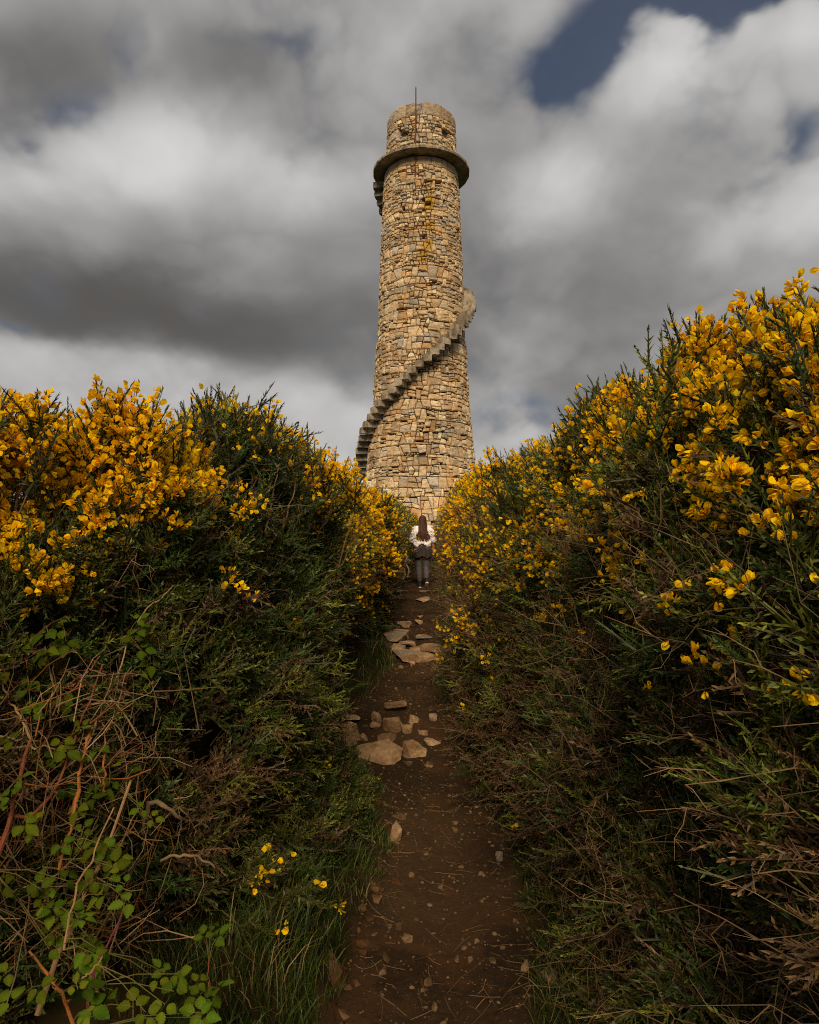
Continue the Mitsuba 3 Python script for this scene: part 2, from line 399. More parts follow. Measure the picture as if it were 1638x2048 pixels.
peb.copies((ico.vertices * [1, .8, .55], ico.faces, np.ones(len(ico.vertices))), np.stack([xx, yy, zz + sz * .2], -1), frames(unit(R0.normal(size=(n, 3)) * .3 + [0, 0, 1]), R0.random(n) * 6.3), sz, np.clip(cc, .01, 1))
for k in range(420):                                       # fallen twigs and straw
    y = 1.5 * (9 / 1.5) ** R0.random()
    x = np.interp(y, PL_Y, PL_X) + (np.interp(y, PR_Y, PR_X) - np.interp(y, PL_Y, PL_X)) * R0.random() ** (.6 if k % 2 else 1.6)
    a, L = R0.random() * 6.3, R0.uniform(.015, .07)
    pts = np.array([[x + math.cos(a) * L * s, y + math.sin(a) * L * s, 0] for s in (-1, 0, 1)]) + R0.normal(0, .004, (3, 3))
    pts[:, 2] = path_z(pts[:, 0], pts[:, 1]) + .004
    v, f = tube(pts, .0011, 3, False)
    peb.add(v, f, np.array([.17, .11, .055]) * R0.uniform(.4, 1.2))
peb.put('path__pebbles', 'mat_bark')
lab('path__pebbles', 'grit, small pebbles and fallen twigs on the dirt path', kind='stuff')

# ------------------------------------------------------------------ the chimney tower
TC = np.array([.55, 32.0])
TZ = np.array([.2, 1.4, 3.16, 4.6, 6.73, 9.03, 9.58, 9.72, 11.3, 13.6, 17.46, 17.6, 19.97]) + 1.6
TR = np.array([2.92, 2.77, 2.58, 2.44, 2.215, 2.095, 2.065, 1.995, 1.945, 1.875, 1.70, 1.625, 1.56])
SLAB_Z0, SLAB_Z1, TOP_Z = 19.13, 19.30, 21.57


def tr(z):
    return np.interp(z, TZ, TR)


def on_tower(u, z, depth):
    """u: angle from the side that faces the path (positive to the right), depth: metres proud of the wall."""
    r = tr(z) + depth
    return np.stack([TC[0] + np.sin(u) * r, TC[1] - np.cos(u) * r, np.broadcast_to(z, np.shape(u)) + 0 * r], -1)


rt = np.random.default_rng(5)


def clip_poly(P, p, nrm):
    out = []
    for a, b in zip(P, np.roll(P, -1, 0)):
        da, db = np.dot(a - p, nrm), np.dot(b - p, nrm)
        if da <= 0:
            out.append(a)
        if da * db < 0:
            out.append(a + (b - a) * da / (da - db))
    return np.array(out)


def area(P):
    x, y = P[:, 0], P[:, 1]
    return .5 * abs(np.dot(x, np.roll(y, -1)) - np.dot(y, np.roll(x, -1)))


def shatter(P, target, out, level=0):
    w, h = np.ptp(P[:, 0]), np.ptp(P[:, 1])
    A = area(P)
    if A < .004:
        return
    if (A < target * rt.lognormal(0, .55) and w < 3.2 * h) or level > 7:
        if A > target * .5 and rt.random() < .48 and h > .15:      # thin pinning stones along one side
            s = rt.choice([-1, 1])
            q = np.array([P[:, 0].mean(), P[:, 1].mean() + s * (h / 2 - rt.uniform(.06, .09))])
            nn = unit(np.array([rt.normal(0, .06), s]))
            big, thin = clip_poly(P, q, nn), clip_poly(P, q, -nn)
            if len(big) > 2 and len(thin) > 2:
                out.append(big)
                return shatter(thin, .016, out, 5)
        out.append(P)
        return
    c = P.mean(0) + np.array([rt.uniform(-.2, .2) * w, rt.uniform(-.2, .2) * h])
    if w > h * 1.15:
        nn = unit(np.array([1.0, rt.normal(0, .22)]))
    else:
        nn = unit(np.array([rt.normal(0, .11), 1.0]))
    for m in (nn, -nn):
        q = clip_poly(P, c, m)
        if len(q) > 2:
            shatter(q, target, out, level + 1)


stones = []                     # (outline in (arc length, z), reference radius, mid z)
z = 1.75
lifts = []
while z < SLAB_Z0 - .46:
    h = rt.uniform(.42, .60) if z < 7.5 else rt.uniform(.34, .62)
    h = min(h, SLAB_Z0 - .40 - z) if SLAB_Z0 - .40 - z - h > .25 else SLAB_Z0 - .40 - z
    lifts.append((z, h, 'rubble'))
    z += h
lifts.append((z, SLAB_Z0 - z - .002, 'blocks'))
z = SLAB_Z1 + .005
for h in (.42, .48, .40, .40):
    lifts.append((z, h, 'parapet'))
    z += h
lifts.append((z, TOP_Z - z, 'coping'))
for z, h, kind in lifts:
    R = float(tr(z + h / 2))
    W = 2 * math.pi * R
    seg = {'rubble': 1.5, 'blocks': .80, 'parapet': 1.2, 'coping': .82}[kind]
    n = max(6, int(W / seg))
    edge = np.linspace(0, W, n + 1) + np.concatenate([[0], rt.uniform(-.2, .2, n - 1) * seg, [0]])
    slant = np.concatenate([[0], rt.normal(0, .04, n - 1), [0]]) * (kind in ('rubble', 'parapet'))
    big = z < 8.6 and rt.random() < .55
    target = {'rubble': (.15 if big else .085) if z < 8 else (.13 if rt.random() < .3 else .068) if z < 14 else (.10 if rt.random() < .25 else .052), 'blocks': 9, 'parapet': .062, 'coping': 9}[kind]
    for i in range(n):
        P = np.array([[edge[i] - slant[i], z], [edge[i + 1] - slant[i + 1], z], [edge[i + 1] + slant[i + 1], z + h], [edge[i] + slant[i], z + h]])
        o = []
        if kind in ('blocks', 'coping'):
            o = [P]
        else:
            shatter(P, target * rt.uniform(.8, 1.3), o)
        stones += [(q, R, kind) for q in o]

HOLES = [tuple(x) for x in ((805, 266), (893, 266), (861, 361), (851, 406), (806, 417), (845, 911), (912, 676), (955, 690))]


def tower_px(P):
    v = P - EYE
    return np.stack([CX + F * v[..., 0] / v[..., 1], HOR - F * v[..., 2] / v[..., 1]], -1)


made = []
for q, R, kind in stones:
    gap = .013 if kind in ('blocks', 'coping') else rt.uniform(.007, .016)
    q = np.vstack([a + (b_ - a) * np.linspace(0, 1, max(2, int(np.hypot(*(b_ - a)) / .22) + 1))[:-1, None] for a, b_ in zip(q, np.roll(q, -1, 0))])
    if kind == 'rubble':
        w3 = np.stack([np.cos(q[:, 0] / R) * 3.0, np.sin(q[:, 0] / R) * 3.0, q[:, 1] * 1.3], -1)
        room = np.clip(np.minimum(q[:, 1] - 1.75, SLAB_Z0 - .40 - q[:, 1]) * 4, 0, 1)
        q = q + np.stack([(meshkit.fbm(w3 * 1.5, 2, 8) - .5) * .10 * np.clip(np.minimum(q[:, 0], 2 * math.pi * R - q[:, 0]) * 3, 0, 1), (meshkit.fbm(w3, 2, 9) - .5) * .22 * room], -1)
    g = Polygon(q).buffer(0).buffer(-gap - (0 if kind in ('blocks', 'coping') else .022)).buffer(.003 if kind in ('blocks', 'coping') else .022, quad_segs=2)
    if g.is_empty or g.geom_type != 'Polygon' or g.area < .0022:
        continue
    g = g.simplify(.006)
    o = np.array(g.exterior.coords)[:-1]
    if len(o) < 3:
        continue
    if Polygon(o).exterior.is_ccw is False:
        o = o[::-1]
    o = np.vstack([a + (b_ - a) * np.linspace(0, 1, max(2, int(np.hypot(*(b_ - a)) / .19) + 1))[:-1, None] for a, b_ in zip(o, np.roll(o, -1, 0))])
    c = Polygon(o).centroid
    c = np.array([c.x, c.y])
    o = c + (o - c) * rt.uniform(.97, 1.02, (len(o), 1))
    u0, k = (o[:, 0]) / R - math.pi, len(o)
    cu = c[0] / R - math.pi
    mid = on_tower(np.array(cu), np.array(c[1]), 0)
    pxy = tower_px(mid)
    facing = (mid[0] - EYE[0]) * math.sin(cu) + -(mid[1] - EYE[1]) * math.cos(cu) < 0
    if facing and kind != 'coping' and min((pxy[0] - a) ** 2 + (pxy[1] - b) ** 2 for a, b in HOLES) < (7 if g.area < .1 else 4) ** 2:
        continue
    b = rt.uniform(.0, .05) if kind in ('rubble', 'parapet') else (.02 if kind == 'blocks' else .03) + rt.uniform(-.012, .012)
    dome = rt.uniform(.0, .035) if kind in ('rubble', 'parapet') else .004
    inner = c + (o - c) * .74
    tilt = rt.normal(0, .03, 2) * (kind in ('rubble', 'parapet'))
    d1 = b - .02 + (o - c) @ tilt
    d2 = b + dome * .8 + (inner - c) @ tilt + rt.normal(0, .006, k)
    v = np.vstack([on_tower(u0, o[:, 1], np.full(k, -.26)), on_tower(u0, o[:, 1], d1), on_tower(inner[:, 0] / R - math.pi, inner[:, 1], d2), on_tower(np.array([cu]), c[1:2], np.array([b + dome]))])
    i = np.arange(k)
    j = (i + 1) % k
    f = np.vstack([np.stack([i, j, j + k], 1), np.stack([i, j + k, i + k], 1), np.stack([i + k, j + k, j + 2 * k], 1), np.stack([i + k, j + 2 * k, i + 2 * k], 1), np.stack([i + 2 * k, j + 2 * k, i * 0 + 3 * k], 1)])
    pick, zz_ = rt.random(), c[1]
    orange, grey = .14 if zz_ < 16 else .09, .15 if zz_ < 15 else .24
    if kind in ('blocks',):
        col = np.array([.42, .30, .17]) if pick < .6 else np.array([.34, .27, .18])
    elif kind == 'coping':
        col = np.array([.24, .195, .14]) if pick < .5 else np.array([.16, .13, .10])
        v[k:, 2] += rt.uniform(-.025, .015)
    elif pick < orange:
        col = np.array([.40, .225, .085]) if rt.random() < .6 else np.array([.34, .19, .08])
    elif pick < orange + grey:
        col = np.array([.34, .30, .24])
    elif pick < .72:
        col = np.array([.46, .335, .19])
    elif pick < .9:
        col = np.array([.54, .43, .275])
    else:
        col = np.array([.30, .205, .115])
    col = np.clip(col * np.array([1.02, 1.06, 1.14]) * rt.lognormal(.14, .17) * (1.0 + .16 * sstep(8, 2.5, zz_)), 0, .72)
    size = g.area * max(0, -((mid[0] - EYE[0]) * math.sin(cu) - (mid[1] - EYE[1]) * math.cos(cu))) / np.linalg.norm(mid - EYE) ** 3 * (pxy[1] < 1075)
    made.append((size, v, f, np.clip(col, .03, .8)))
made.sort(key=lambda x: -x[0])
rest = Pile()
for i, (size, v, f, col) in enumerate(made):
    if i < 300 and size > 0:
        scene[f'chimney_tower__wall_stone_{i + 1:03d}'] = mikit.ply((v, f), 'mat_wall_stone', color=np.broadcast_to(col, v.shape))
    else:
        rest.add(v, f, col)
rest.put('chimney_tower__rubble_stones', 'mat_wall_stone')
lab('chimney_tower__rubble_stones', 'smaller tan, orange and grey rubble stones of the wall', kind='stuff')
lab('chimney_tower', 'tall round rubble stone chimney tower with outside spiral steps and a ring gallery', 'tower')
prof = np.array([[tr(z) - .17, z] for z in np.linspace(1.2, 21.2, 60)])
core = trimesh.creation.revolve(np.vstack([[[0, 1.2]], prof, [[0, 21.2]]]), sections=64)
core.apply_translation([TC[0], TC[1], 0])
scene['chimney_tower__mortar_core'] = mikit.ply(core, 'mat_mortar', smooth=30)
# ring gallery: a slab with worn edges
th = np.linspace(0, 2 * np.pi, 121)[:-1]
rings = []
for rr, zz_ in ((1.50, SLAB_Z0 + .012), (2.21, SLAB_Z0 + .012), (2.245, SLAB_Z0 + .04), (2.25, SLAB_Z1 - .03), (2.22, SLAB_Z1), (1.45, SLAB_Z1)):
    w = 1 + (.004 if rr > 2 else 0) * np.sin(th * 23) + (.005 if rr > 2 else 0) * (meshkit.fbm(np.stack([np.cos(th) * 6, np.sin(th) * 6, th * 0], -1), 3, 2) - .5)
    rings.append(np.stack([TC[0] + np.cos(th) * rr * w, TC[1] + np.sin(th) * rr * w, th * 0 + zz_], -1))
k, m = len(th), len(rings)
i, j = np.meshgrid(np.arange(m), np.arange(k), indexing='ij')
a = i * k + j
b = i * k + (j + 1) % k
q = np.stack([a, b, np.roll(b, -1, 0), np.roll(a, -1, 0)], -1).reshape(-1, 4)
scene['chimney_tower__gallery_slab'] = mikit.ply((np.vstack(rings), np.vstack([q[:, [0, 2, 1]], q[:, [0, 3, 2]]])), 'mat_cut_stone', smooth=40)
lab('chimney_tower__gallery_slab', 'projecting ring slab of grey cut stone near the top')


# spiral of projecting steps
def step_mesh(phi, z, zt, half, r0, r1):
    m = trimesh.creation.box(extents=[1, 1, 1]).subdivide().subdivide()
    v = np.array(m.vertices)
    v = np.sign(v) * .5 * (1 - (1 - np.abs(v) * 2) ** 1.0)
    rad = r0 + (v[:, 1] + .5) * (r1 - r0)
    ang = phi + v[:, 0] * 2 * half * (2.3 / rad) / 2.3
    rad = rad + (meshkit.noise(v * 3 + z, 3) - .5) * .06
    return (np.stack([TC[0] + np.sin(ang) * rad, TC[1] - np.cos(ang) * rad, z - zt / 2 + v[:, 2] * zt + (meshkit.noise(v * 4 + z * 3, 5) - .5) * .045], -1), np.array(m.faces))


rise, zs, phi0 = .262, 1.6 + .55, None
k = 0
while True:
    zt = 1.6 + .55 + k * rise
    if zt > SLAB_Z0 - .02:
        break
    zr = zt - 1.6
    phi = np.interp(zr, [-3, 4.69, 8.25, 11.8, 17.6], np.radians([-90 - 192, -90, 0, 90, 272]))
    R = float(tr(zt - .1))
    hl = .19 + .012 * math.sin(k * 2.1)
    scene[num('chimney_tower__step')] = mikit.ply(step_mesh(phi + .012 * math.sin(k * 5.1), zt + .012 * math.sin(k * 3.7), .275, hl, R - .2, R + (.60 if zt < 15 else .52) + .035 * math.sin(k * 1.7)), 'mat_cut_stone', smooth=40)
    k += 1
# lightning rod with its rusty conductor
ph = math.radians(-9.6)
rt_ = [tuple(on_tower(np.array(ph), np.array(zz_), .045).tolist()) for zz_ in (TOP_Z - .5, TOP_Z + .0)]
v, f = tube([rt_[0], rt_[1], (rt_[1][0], rt_[1][1], TOP_Z + .62), (rt_[1][0], rt_[1][1], TOP_Z + .70)], [.028, .028, .025, .006], 6)
scene['chimney_tower__lightning_rod'] = mikit.ply((v, f), 'mat_iron')
pts = [on_tower(np.array(ph + .002 * math.sin(s)), np.array(s), .085) for s in np.linspace(TOP_Z - .45, SLAB_Z1 + .02, 8)]
v, f = tube(pts, .028, 6)
scene['chimney_tower__conductor'] = mikit.ply((v, f), 'mat_rust')
v, f = tube([on_tower(np.array(ph), np.array(s), .075) for s in np.linspace(SLAB_Z0 - .02, SLAB_Z0 - .95, 5)], .025, 6)
scene['chimney_tower__conductor_001'] = mikit.ply((v, f), 'mat_rust')

# ------------------------------------------------------------------ gorse: prototypes
rg = np.random.default_rng(23)


def spines(Lstem, n, l, w, tip_light, leafy=False, curve=.0):
    """A shoot along +z: stem and needle-like spines. Returns (v, f, lum, slots)."""
    zz_ = np.linspace(.02 * Lstem, Lstem, n)
    phi = np.arange(n) * 2.4 + rg.uniform(-.4, .4, n)
    th = rg.uniform(.45, 1.45 if leafy else 1.25, n) * np.linspace(1.1, .35, n)
    ln = l * rg.uniform(.7, 1.3, n) * np.linspace(1.15, .60, n)
    d = np.stack([np.sin(th) * np.cos(phi), np.sin(th) * np.sin(phi), np.cos(th)], -1)
    bend = np.stack([curve * zz_ ** 2 / Lstem, 0 * zz_, 0 * zz_], -1)
    base = np.stack([0 * zz_, 0 * zz_, zz_], -1) + bend
    side = unit(np.cross(d, rg.normal(size=(n, 3)))) * (w * rg.uniform(.8, 1.3, n))[:, None]
    if leafy:
        mid = base + d * (ln * .45)[:, None]
        v = np.stack([base, mid + side, base + d * ln[:, None], mid - side], 1).reshape(-1, 3)
        i = np.arange(n)[:, None] * 4
        f = np.vstack([i + [0, 1, 2], i + [0, 2, 3]])
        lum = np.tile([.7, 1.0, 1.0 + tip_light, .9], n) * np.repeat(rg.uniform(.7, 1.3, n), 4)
    else:
        v = np.stack([base + side, base - side, base + d * ln[:, None]], 1).reshape(-1, 3)
        f = np.arange(3 * n).reshape(-1, 3)
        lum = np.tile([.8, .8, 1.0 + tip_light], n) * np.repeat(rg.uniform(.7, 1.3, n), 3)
    tv, tf = tube(np.array([[0, 0, 0], [curve * Lstem, 0, Lstem]]), [w * 1.1, w * .4], 3, False)
    return np.vstack([v, tv]), np.vstack([f, tf + len(v)]), np.concatenate([lum, np.full(len(tv), .55)])


def spray(n_shoots, L, l, w, n_sp, leafy=False, flower_slots=12):
    """A small branch with side shoots along +z and the places where its flowers sit."""
    V, Fc, Lm, S, at_ = [], [], [], [], 0
    stem = np.array([[0, 0, 0], rg.normal(0, .02, 3) + [0, 0, L * .3], rg.normal(0, .03, 3) + [0, 0, L * .62]])
    tv, tf = tube(stem, [w * 2.2, w * 1.7, w * 1.1], 3, False)
    V.append(tv), Fc.append(tf), Lm.append(np.full(len(tv), .5))
    at_ = len(tv)
    for k in range(n_shoots):
        s = (k + .6) / n_shoots
        a = k * 2.4 + rg.uniform(-.5, .5)
        tilt = rg.uniform(.55, 1.35) * (1 - .62 * s) if k < n_shoots - 1 else .08
        d = np.array([[math.sin(tilt) * math.cos(a), math.sin(tilt) * math.sin(a), math.cos(tilt)]])
        Ls = L * rg.uniform(.36, .6)
        v, f, lum = spines(Ls, n_sp, l, w, .55, leafy, rg.uniform(-.1, .25))
        Rm = frames(d, np.array([rg.uniform(0, 6)]))[0]
        o = np.array([np.interp(s, [0, .5, 1], stem[:, i]) for i in range(3)])
        V.append(v @ Rm.T + o), Fc.append(f + at_), Lm.append(lum * rg.uniform(.8, 1.2))
        at_ += len(v)
        for q in range(flower_slots):
            h = Ls * rg.uniform(.35, 1.02)
            p2 = rg.uniform(0, 6.28)
            dd = np.array([math.cos(p2), math.sin(p2), rg.uniform(.1, .9)])
            S.append(np.concatenate([Rm @ np.array([math.cos(p2) * .008, math.sin(p2) * .008, h]) + o, Rm @ unit(dd)]))
    return np.vstack(V), np.vstack(Fc), np.concatenate(Lm), np.array(S)


NEAR = [spray(8, .150, .0172, .0022, 18, flower_slots=12) for _ in range(7)]
LEAFY = [spray(7, .135, .0165, .0027, 12, True) for _ in range(5)]
MID = [spray(6, .21, .026, .0030, 11) for _ in range(5)]
FAR = [spray(5, .30, .042, .0060, 7) for _ in range(5)]
LEADER = [spray(12, .23, .0205, .0023, 34, flower_slots=14) for _ in range(4)]


def twiggy(seed, n_side=5, L=.4, w=.0022):
    r = np.random.default_rng(seed)
    V, Fc, at_ = [], [], 0
    main = np.cumsum(np.vstack([[0, 0, 0], r.normal(0, .035, (5, 3)) + [0, 0, L / 5]]), 0)

    def put(p, r0, sides):
        nonlocal at_
        v, f = tube(p, np.linspace(r0, r0 * .35, len(p)), sides, False)
        V.append(v), Fc.append(f + at_)
        at_ += len(v)
    put(main, w, 3)
    for k in range(n_side):
        i = r.integers(1, 5)
        d = unit(r.normal(size=3) + [0, 0, .7])
        p = main[i] + np.cumsum(np.vstack([[0, 0, 0], d * .045 + r.normal(0, .014, (3, 3))]), 0)
        put(p, w * .6, 3)
        for q in range(2):
            d2 = unit(r.normal(size=3) + d)
            put(p[2] + np.array([d2 * 0, d2 * r.uniform(.02, .05)]), w * .4, 3)
    return np.vstack(V), np.vstack(Fc), np.ones(at_)


TWIGS = [twiggy(300 + i) for i in range(6)]


def petal(n, width, length, cup, lift):
    """A rounded petal in the xz plane: fan of n+1 rim points, cupped."""
    a = np.linspace(-.5, .5, n + 1) * math.pi * 1.25
    rim = np.stack([np.sin(a) * width, -cup * np.abs(np.sin(a)) * width, lift + (np.cos(a) * .5 + .5) * length], -1)
    return np.vstack([[[0, cup * .25 * width, lift * .2], [0, cup * .1 * width, lift + length * .45]], rim])


def flower(level):
    """Gorse flower, 1 unit long, opening along +z: a folded upright standard, two wings over a keel, and a calyx."""
    V, Fc, L, at_ = [], [], [], 0

    def put(v, f, c):
        nonlocal at_
        V.append(np.asarray(v, float)), Fc.append(np.asarray(f, int) + at_), L.append(np.broadcast_to(c, (len(v), 3)))
        at_ += len(v)
    yel, org = np.array([1.0, 1.0, 1.0]), np.array([.94, .80, .6])
    if level == 0:
        n = 7
        p = petal(n, .36, .72, .62, .15)
        v = np.stack([p[:, 0], p[:, 1] + .10 + p[:, 2] * .28, p[:, 2]], -1)
        col = np.vstack([org, yel, np.tile(yel * .97, (n + 1, 1))])
        f = [[0, 2, 1], [0, 1, n + 2]] + [[1, 2 + k, 3 + k] for k in range(n)]
        put(v, f, col)
        for s in (-1, 1):
            w = np.array([[0, -.02, .1], [s * .17, -.10, .45], [s * .14, -.16, .78], [s * .02, -.20, .92], [s * .05, -.30, .50], [s * .19, -.24, .62]])
            put(w, [[0, 1, 4], [1, 5, 4], [1, 2, 5], [2, 3, 5], [4, 5, 3]], np.vstack([org, yel, yel, yel, org * .98, yel]))
        k_ = np.array([[-.05, -.1, .15], [.05, -.1, .15], [0, -.33, .6], [0, -.22, .86]])
        put(k_, [[0, 1, 2], [0, 2, 3], [1, 3, 2]], org)
        cx = np.array([[.09 * math.cos(a), .09 * math.sin(a), .0] for a in np.arange(5) * 1.2566] + [[.15 * math.cos(a), .15 * math.sin(a), .30] for a in np.arange(5) * 1.2566])
        put(cx, [q for k in range(5) for q in ([k, (k + 1) % 5, 5 + (k + 1) % 5], [k, 5 + (k + 1) % 5, 5 + k])], np.array([.62, .55, 1.1]))
    elif level == 1:
        v = [[0, .05, 0], [-.42, .15, .55], [-.25, .30, .95], [.25, .30, .95], [.42, .15, .55], [-.17, -.18, .75], [.17, -.18, .75], [0, -.3, .6]]
        put(v, [[0, 2, 1], [0, 3, 2], [0, 4, 3], [0, 5, 7], [0, 7, 6], [0, 6, 5]], np.vstack([org, yel, yel, yel, yel, yel, yel, org]))
    else:
        v = [[0, 0, 0], [-.42, .1, .7], [.0, .35, .95], [.42, .1, .7], [0, -.35, .75]]
        put(v, [[0, 2, 1], [0, 3, 2], [0, 1, 4], [0, 4, 3]], np.vstack([org, yel, yel, yel, yel]))
    return np.vstack(V), np.vstack(Fc), np.vstack(L)


FL = [flower(0), flower(1), flower(2)]

# ------------------------------------------------------------------ gorse: the two hedges
H = {+1: dict(Y=[-1, .3, 1.0, 1.6, 2.3, 3.1, 3.6, 4.3, 4.9, 5.5, 6.3, 7.3, 9.3, 12.5, 18, 27],
              xf=[.80, .74, .70, .66, .64, .68, .64, .54, .47, .46, .48, .58, .76, .88, .88, 1.0],
              xr=[1.15, 1.1, 1.06, 1.04, 1.02, 1.02, 1.02, 1.06, 1.10, 1.10, 1.06, 1.02, 1.06, 1.22, 1.42, 1.75],
              zr=[1.62, 1.64, 1.74, 1.98, 2.05, 2.02, 1.98, 2.10, 2.18, 2.20, 2.22, 2.24, 2.34, 2.44, 2.38, 2.42]),
     -1: dict(Y=[-1, .3, 1.0, 1.6, 1.9, 2.4, 2.8, 3.3, 4.2, 5, 6, 8.5, 12, 16, 22, 27],
              xf=[-1.5, -1.45, -1.34, -1.22, -1.10, -.74, -.58, -.54, -.76, -.80, -.72, -.52, -.46, -.28, -.02, .16],
              xr=[-1.45, -1.42, -1.40, -1.34, -1.28, -.98, -.80, -.70, -.78, -.76, -.64, -.54, -.44, -.28, -.02, .22],
              zr=[1.78, 1.78, 1.80, 1.83, 1.86, 1.96, 2.08, 2.02, 1.80, 1.92, 1.96, 2.06, 2.16, 2.26, 2.32, 2.42])}


def mounds(p, freq, seed):
    """Rounded lumps with creases between: (height 0..1, a random number of each lump)."""
    q = np.asarray(p) * freq
    i0 = np.floor(q)
    best, who = np.full(q.shape[:-1], 9.0), np.zeros(q.shape[:-1])
    for o in np.ndindex(3, 3, 3):
        c = i0 + np.array(o) - 1
        j = [meshkit.noise(c * 1.0 + 1000, seed + k) for k in range(4)]
        d = np.linalg.norm(c + np.stack(j[:3], -1) - q, axis=-1)
        who = np.where(d < best, j[3], who)
        best = np.minimum(best, d)
    return np.sqrt(np.clip(1 - (best / .95) ** 2, 0, 1)), who


def hedge(side, Y, t, inset=0.0):
    """A point of the hedge's face: t 0 at the foot, 1 at the ridge, up to 1.7 behind it."""
    h = H[side]
    xf, xr, zr = (np.interp(Y, h['Y'], h[k]) for k in ('xf', 'xr', 'zr'))
    zf = zg(xf, Y)
    s = np.clip(t, 0, 1)
    x = xf + (xr - xf) * s ** 1.5 - side * .09 * np.sin(np.pi * s)
    z = zf + (zr - zf) * np.sin(s * np.pi / 2) ** .92
    over = np.clip(t - 1, 0, None)
    x = x + side * over * 1.9
    z = z - .35 * over ** 1.3
    nrm = unit(np.stack([-side * np.cos(s * 1.35) + side * over * .5, -.22 + 0 * s, np.sin(s * 1.35) + over * .3], -1))
    p = np.stack([x, Y, z], -1)
    dd = (meshkit.fbm(p * 1.25 + side * 7, 3, 61) - .5) * .46 + (mounds(p, 2.4, 62 + side)[0] - .62) * .42 + (meshkit.fbm(p * 9 + side * 3, 2, 63) - .5) * .14
    return p + nrm * (dd * np.clip(.55 + s * 1.0, 0, 1) - inset)[..., None], nrm


BUSH_Y = {+1: [.9, 2.0, 3.2, 4.6, 6.6, 9.5, 13.5, 19.5], -1: [1.3, 2.15, 2.95, 4.1, 5.8, 8.6, 12.5, 18.5]}
BUSH_LABEL = {
    +1: ['dark spiny gorse bush filling the bottom right corner beside the path', 'tallest gorse bush, packed with large yellow flowers, at the right edge of the photo',
         'gorse bush with dense yellow bloom directly left of the tallest right-hand bush', 'gorse bush on the right with a yellow flowered side reaching low beside the flagstones',
         'flowering gorse bush on the right, fourth along the path behind the tallest one', 'rounded yellow gorse bush on the right with the tower edge just above it',
         'gorse bush on the right of the path level with the walking woman', 'farthest gorse bush on the right, dark against the sunlit tower foot'],
    -1: ['gorse bush at the left edge of the photo above the bare bramble canes', 'gorse bush with a tall flowering branch of yellow heads on bare stems, left side',
         'dark green gorse bush with pointed spiny tips and few flowers, left of the path', 'gorse bush on the left with a yellow flower cluster against the lowest spiral steps',
         'yellow gorse bush on the left above the grassy path edge and flagstones', 'gorse bush on the left with fine yellow flowers over the left tower foot',
         'gorse bush on the left with a yellow top just beside the walking woman', 'farthest gorse bush on the left behind the woman\'s head']}


def density(side, Y, t, p):
    """Share of shoots in flower."""
    n1, n2 = meshkit.fbm(p * 2.1 + 5 * side, 3, 71), meshkit.fbm(p * 5.5, 2, 72)
    clump = sstep(.42, .60, n1 * .5 + n2 * .25 + .25 * mounds(p, 2.4, 62 + side)[1])
    if side > 0:
        lo = np.interp(Y, [0, 1.2, 1.8, 2.6, 3.2, 3.8, 5, 8, 14, 27], [.70, .62, .44, .44, .44, .30, .16, .14, .26, .4])
        amt = np.interp(Y, [0, 1.4, 2.6, 3.1, 4, 6, 9, 14, 27], [3.0, 3.0, 2.7, 1.3, 1.6, 1.8, 1.4, .9, .6])
    else:
        lo = np.interp(Y, [0, 1.5, 2.1, 2.45, 2.9, 3.3, 4.3, 6, 9, 14, 27], [.56, .48, .46, .54, .70, .58, .30, .18, .15, .2, .4])
        amt = np.interp(Y, [0, 1.5, 2.3, 2.6, 3.0, 3.3, 4.5, 6, 10, 15, 27], [1.7, 1.9, 1.9, .9, .45, 1.3, 1.3, 1.2, 1.0, .8, .6])
    up = sstep(lo - .10, lo + .28, t + (n1 - .5) * .5)
    return np.clip(amt * up * (.22 + .78 * clump), 0, 1.15) + .02 * (t > .2) * (n2 > .6)


bush = {}
for side in (1, -1):
    for i, text in enumerate(BUSH_LABEL[side]):
        k = num('gorse_bush')
        bush[side, i] = dict(key=k, green=Pile(), dead=Pile(), bloom=Pile(), flowers=[], by=BUSH_Y[side][i])
        lab(k, text, 'gorse bush', 'gorse bushes along the path')


def owner(side, Y):
    e = np.array(BUSH_Y[side])
    return np.argmin(np.abs(np.log(np.asarray(Y)[:, None].clip(.2) / e[None])), 1)


def tints(n, t, brown, r):
    g = np.stack([r.uniform(.022, .044, n), r.uniform(.035, .060, n), r.uniform(.006, .012, n)], -1)
    lightg = np.array([.085, .098, .013]) * r.uniform(.7, 1.2, (n, 1))
    b = np.array([.115, .070, .034]) * r.uniform(.45, 1.25, (n, 1))
    pick = r.random(n)
    g, lightg = g * 1.5, lightg * 1.45
    c = np.where((pick < brown)[:, None], b, g)
    return np.where((pick > .76)[:, None], lightg, c), pick < brown


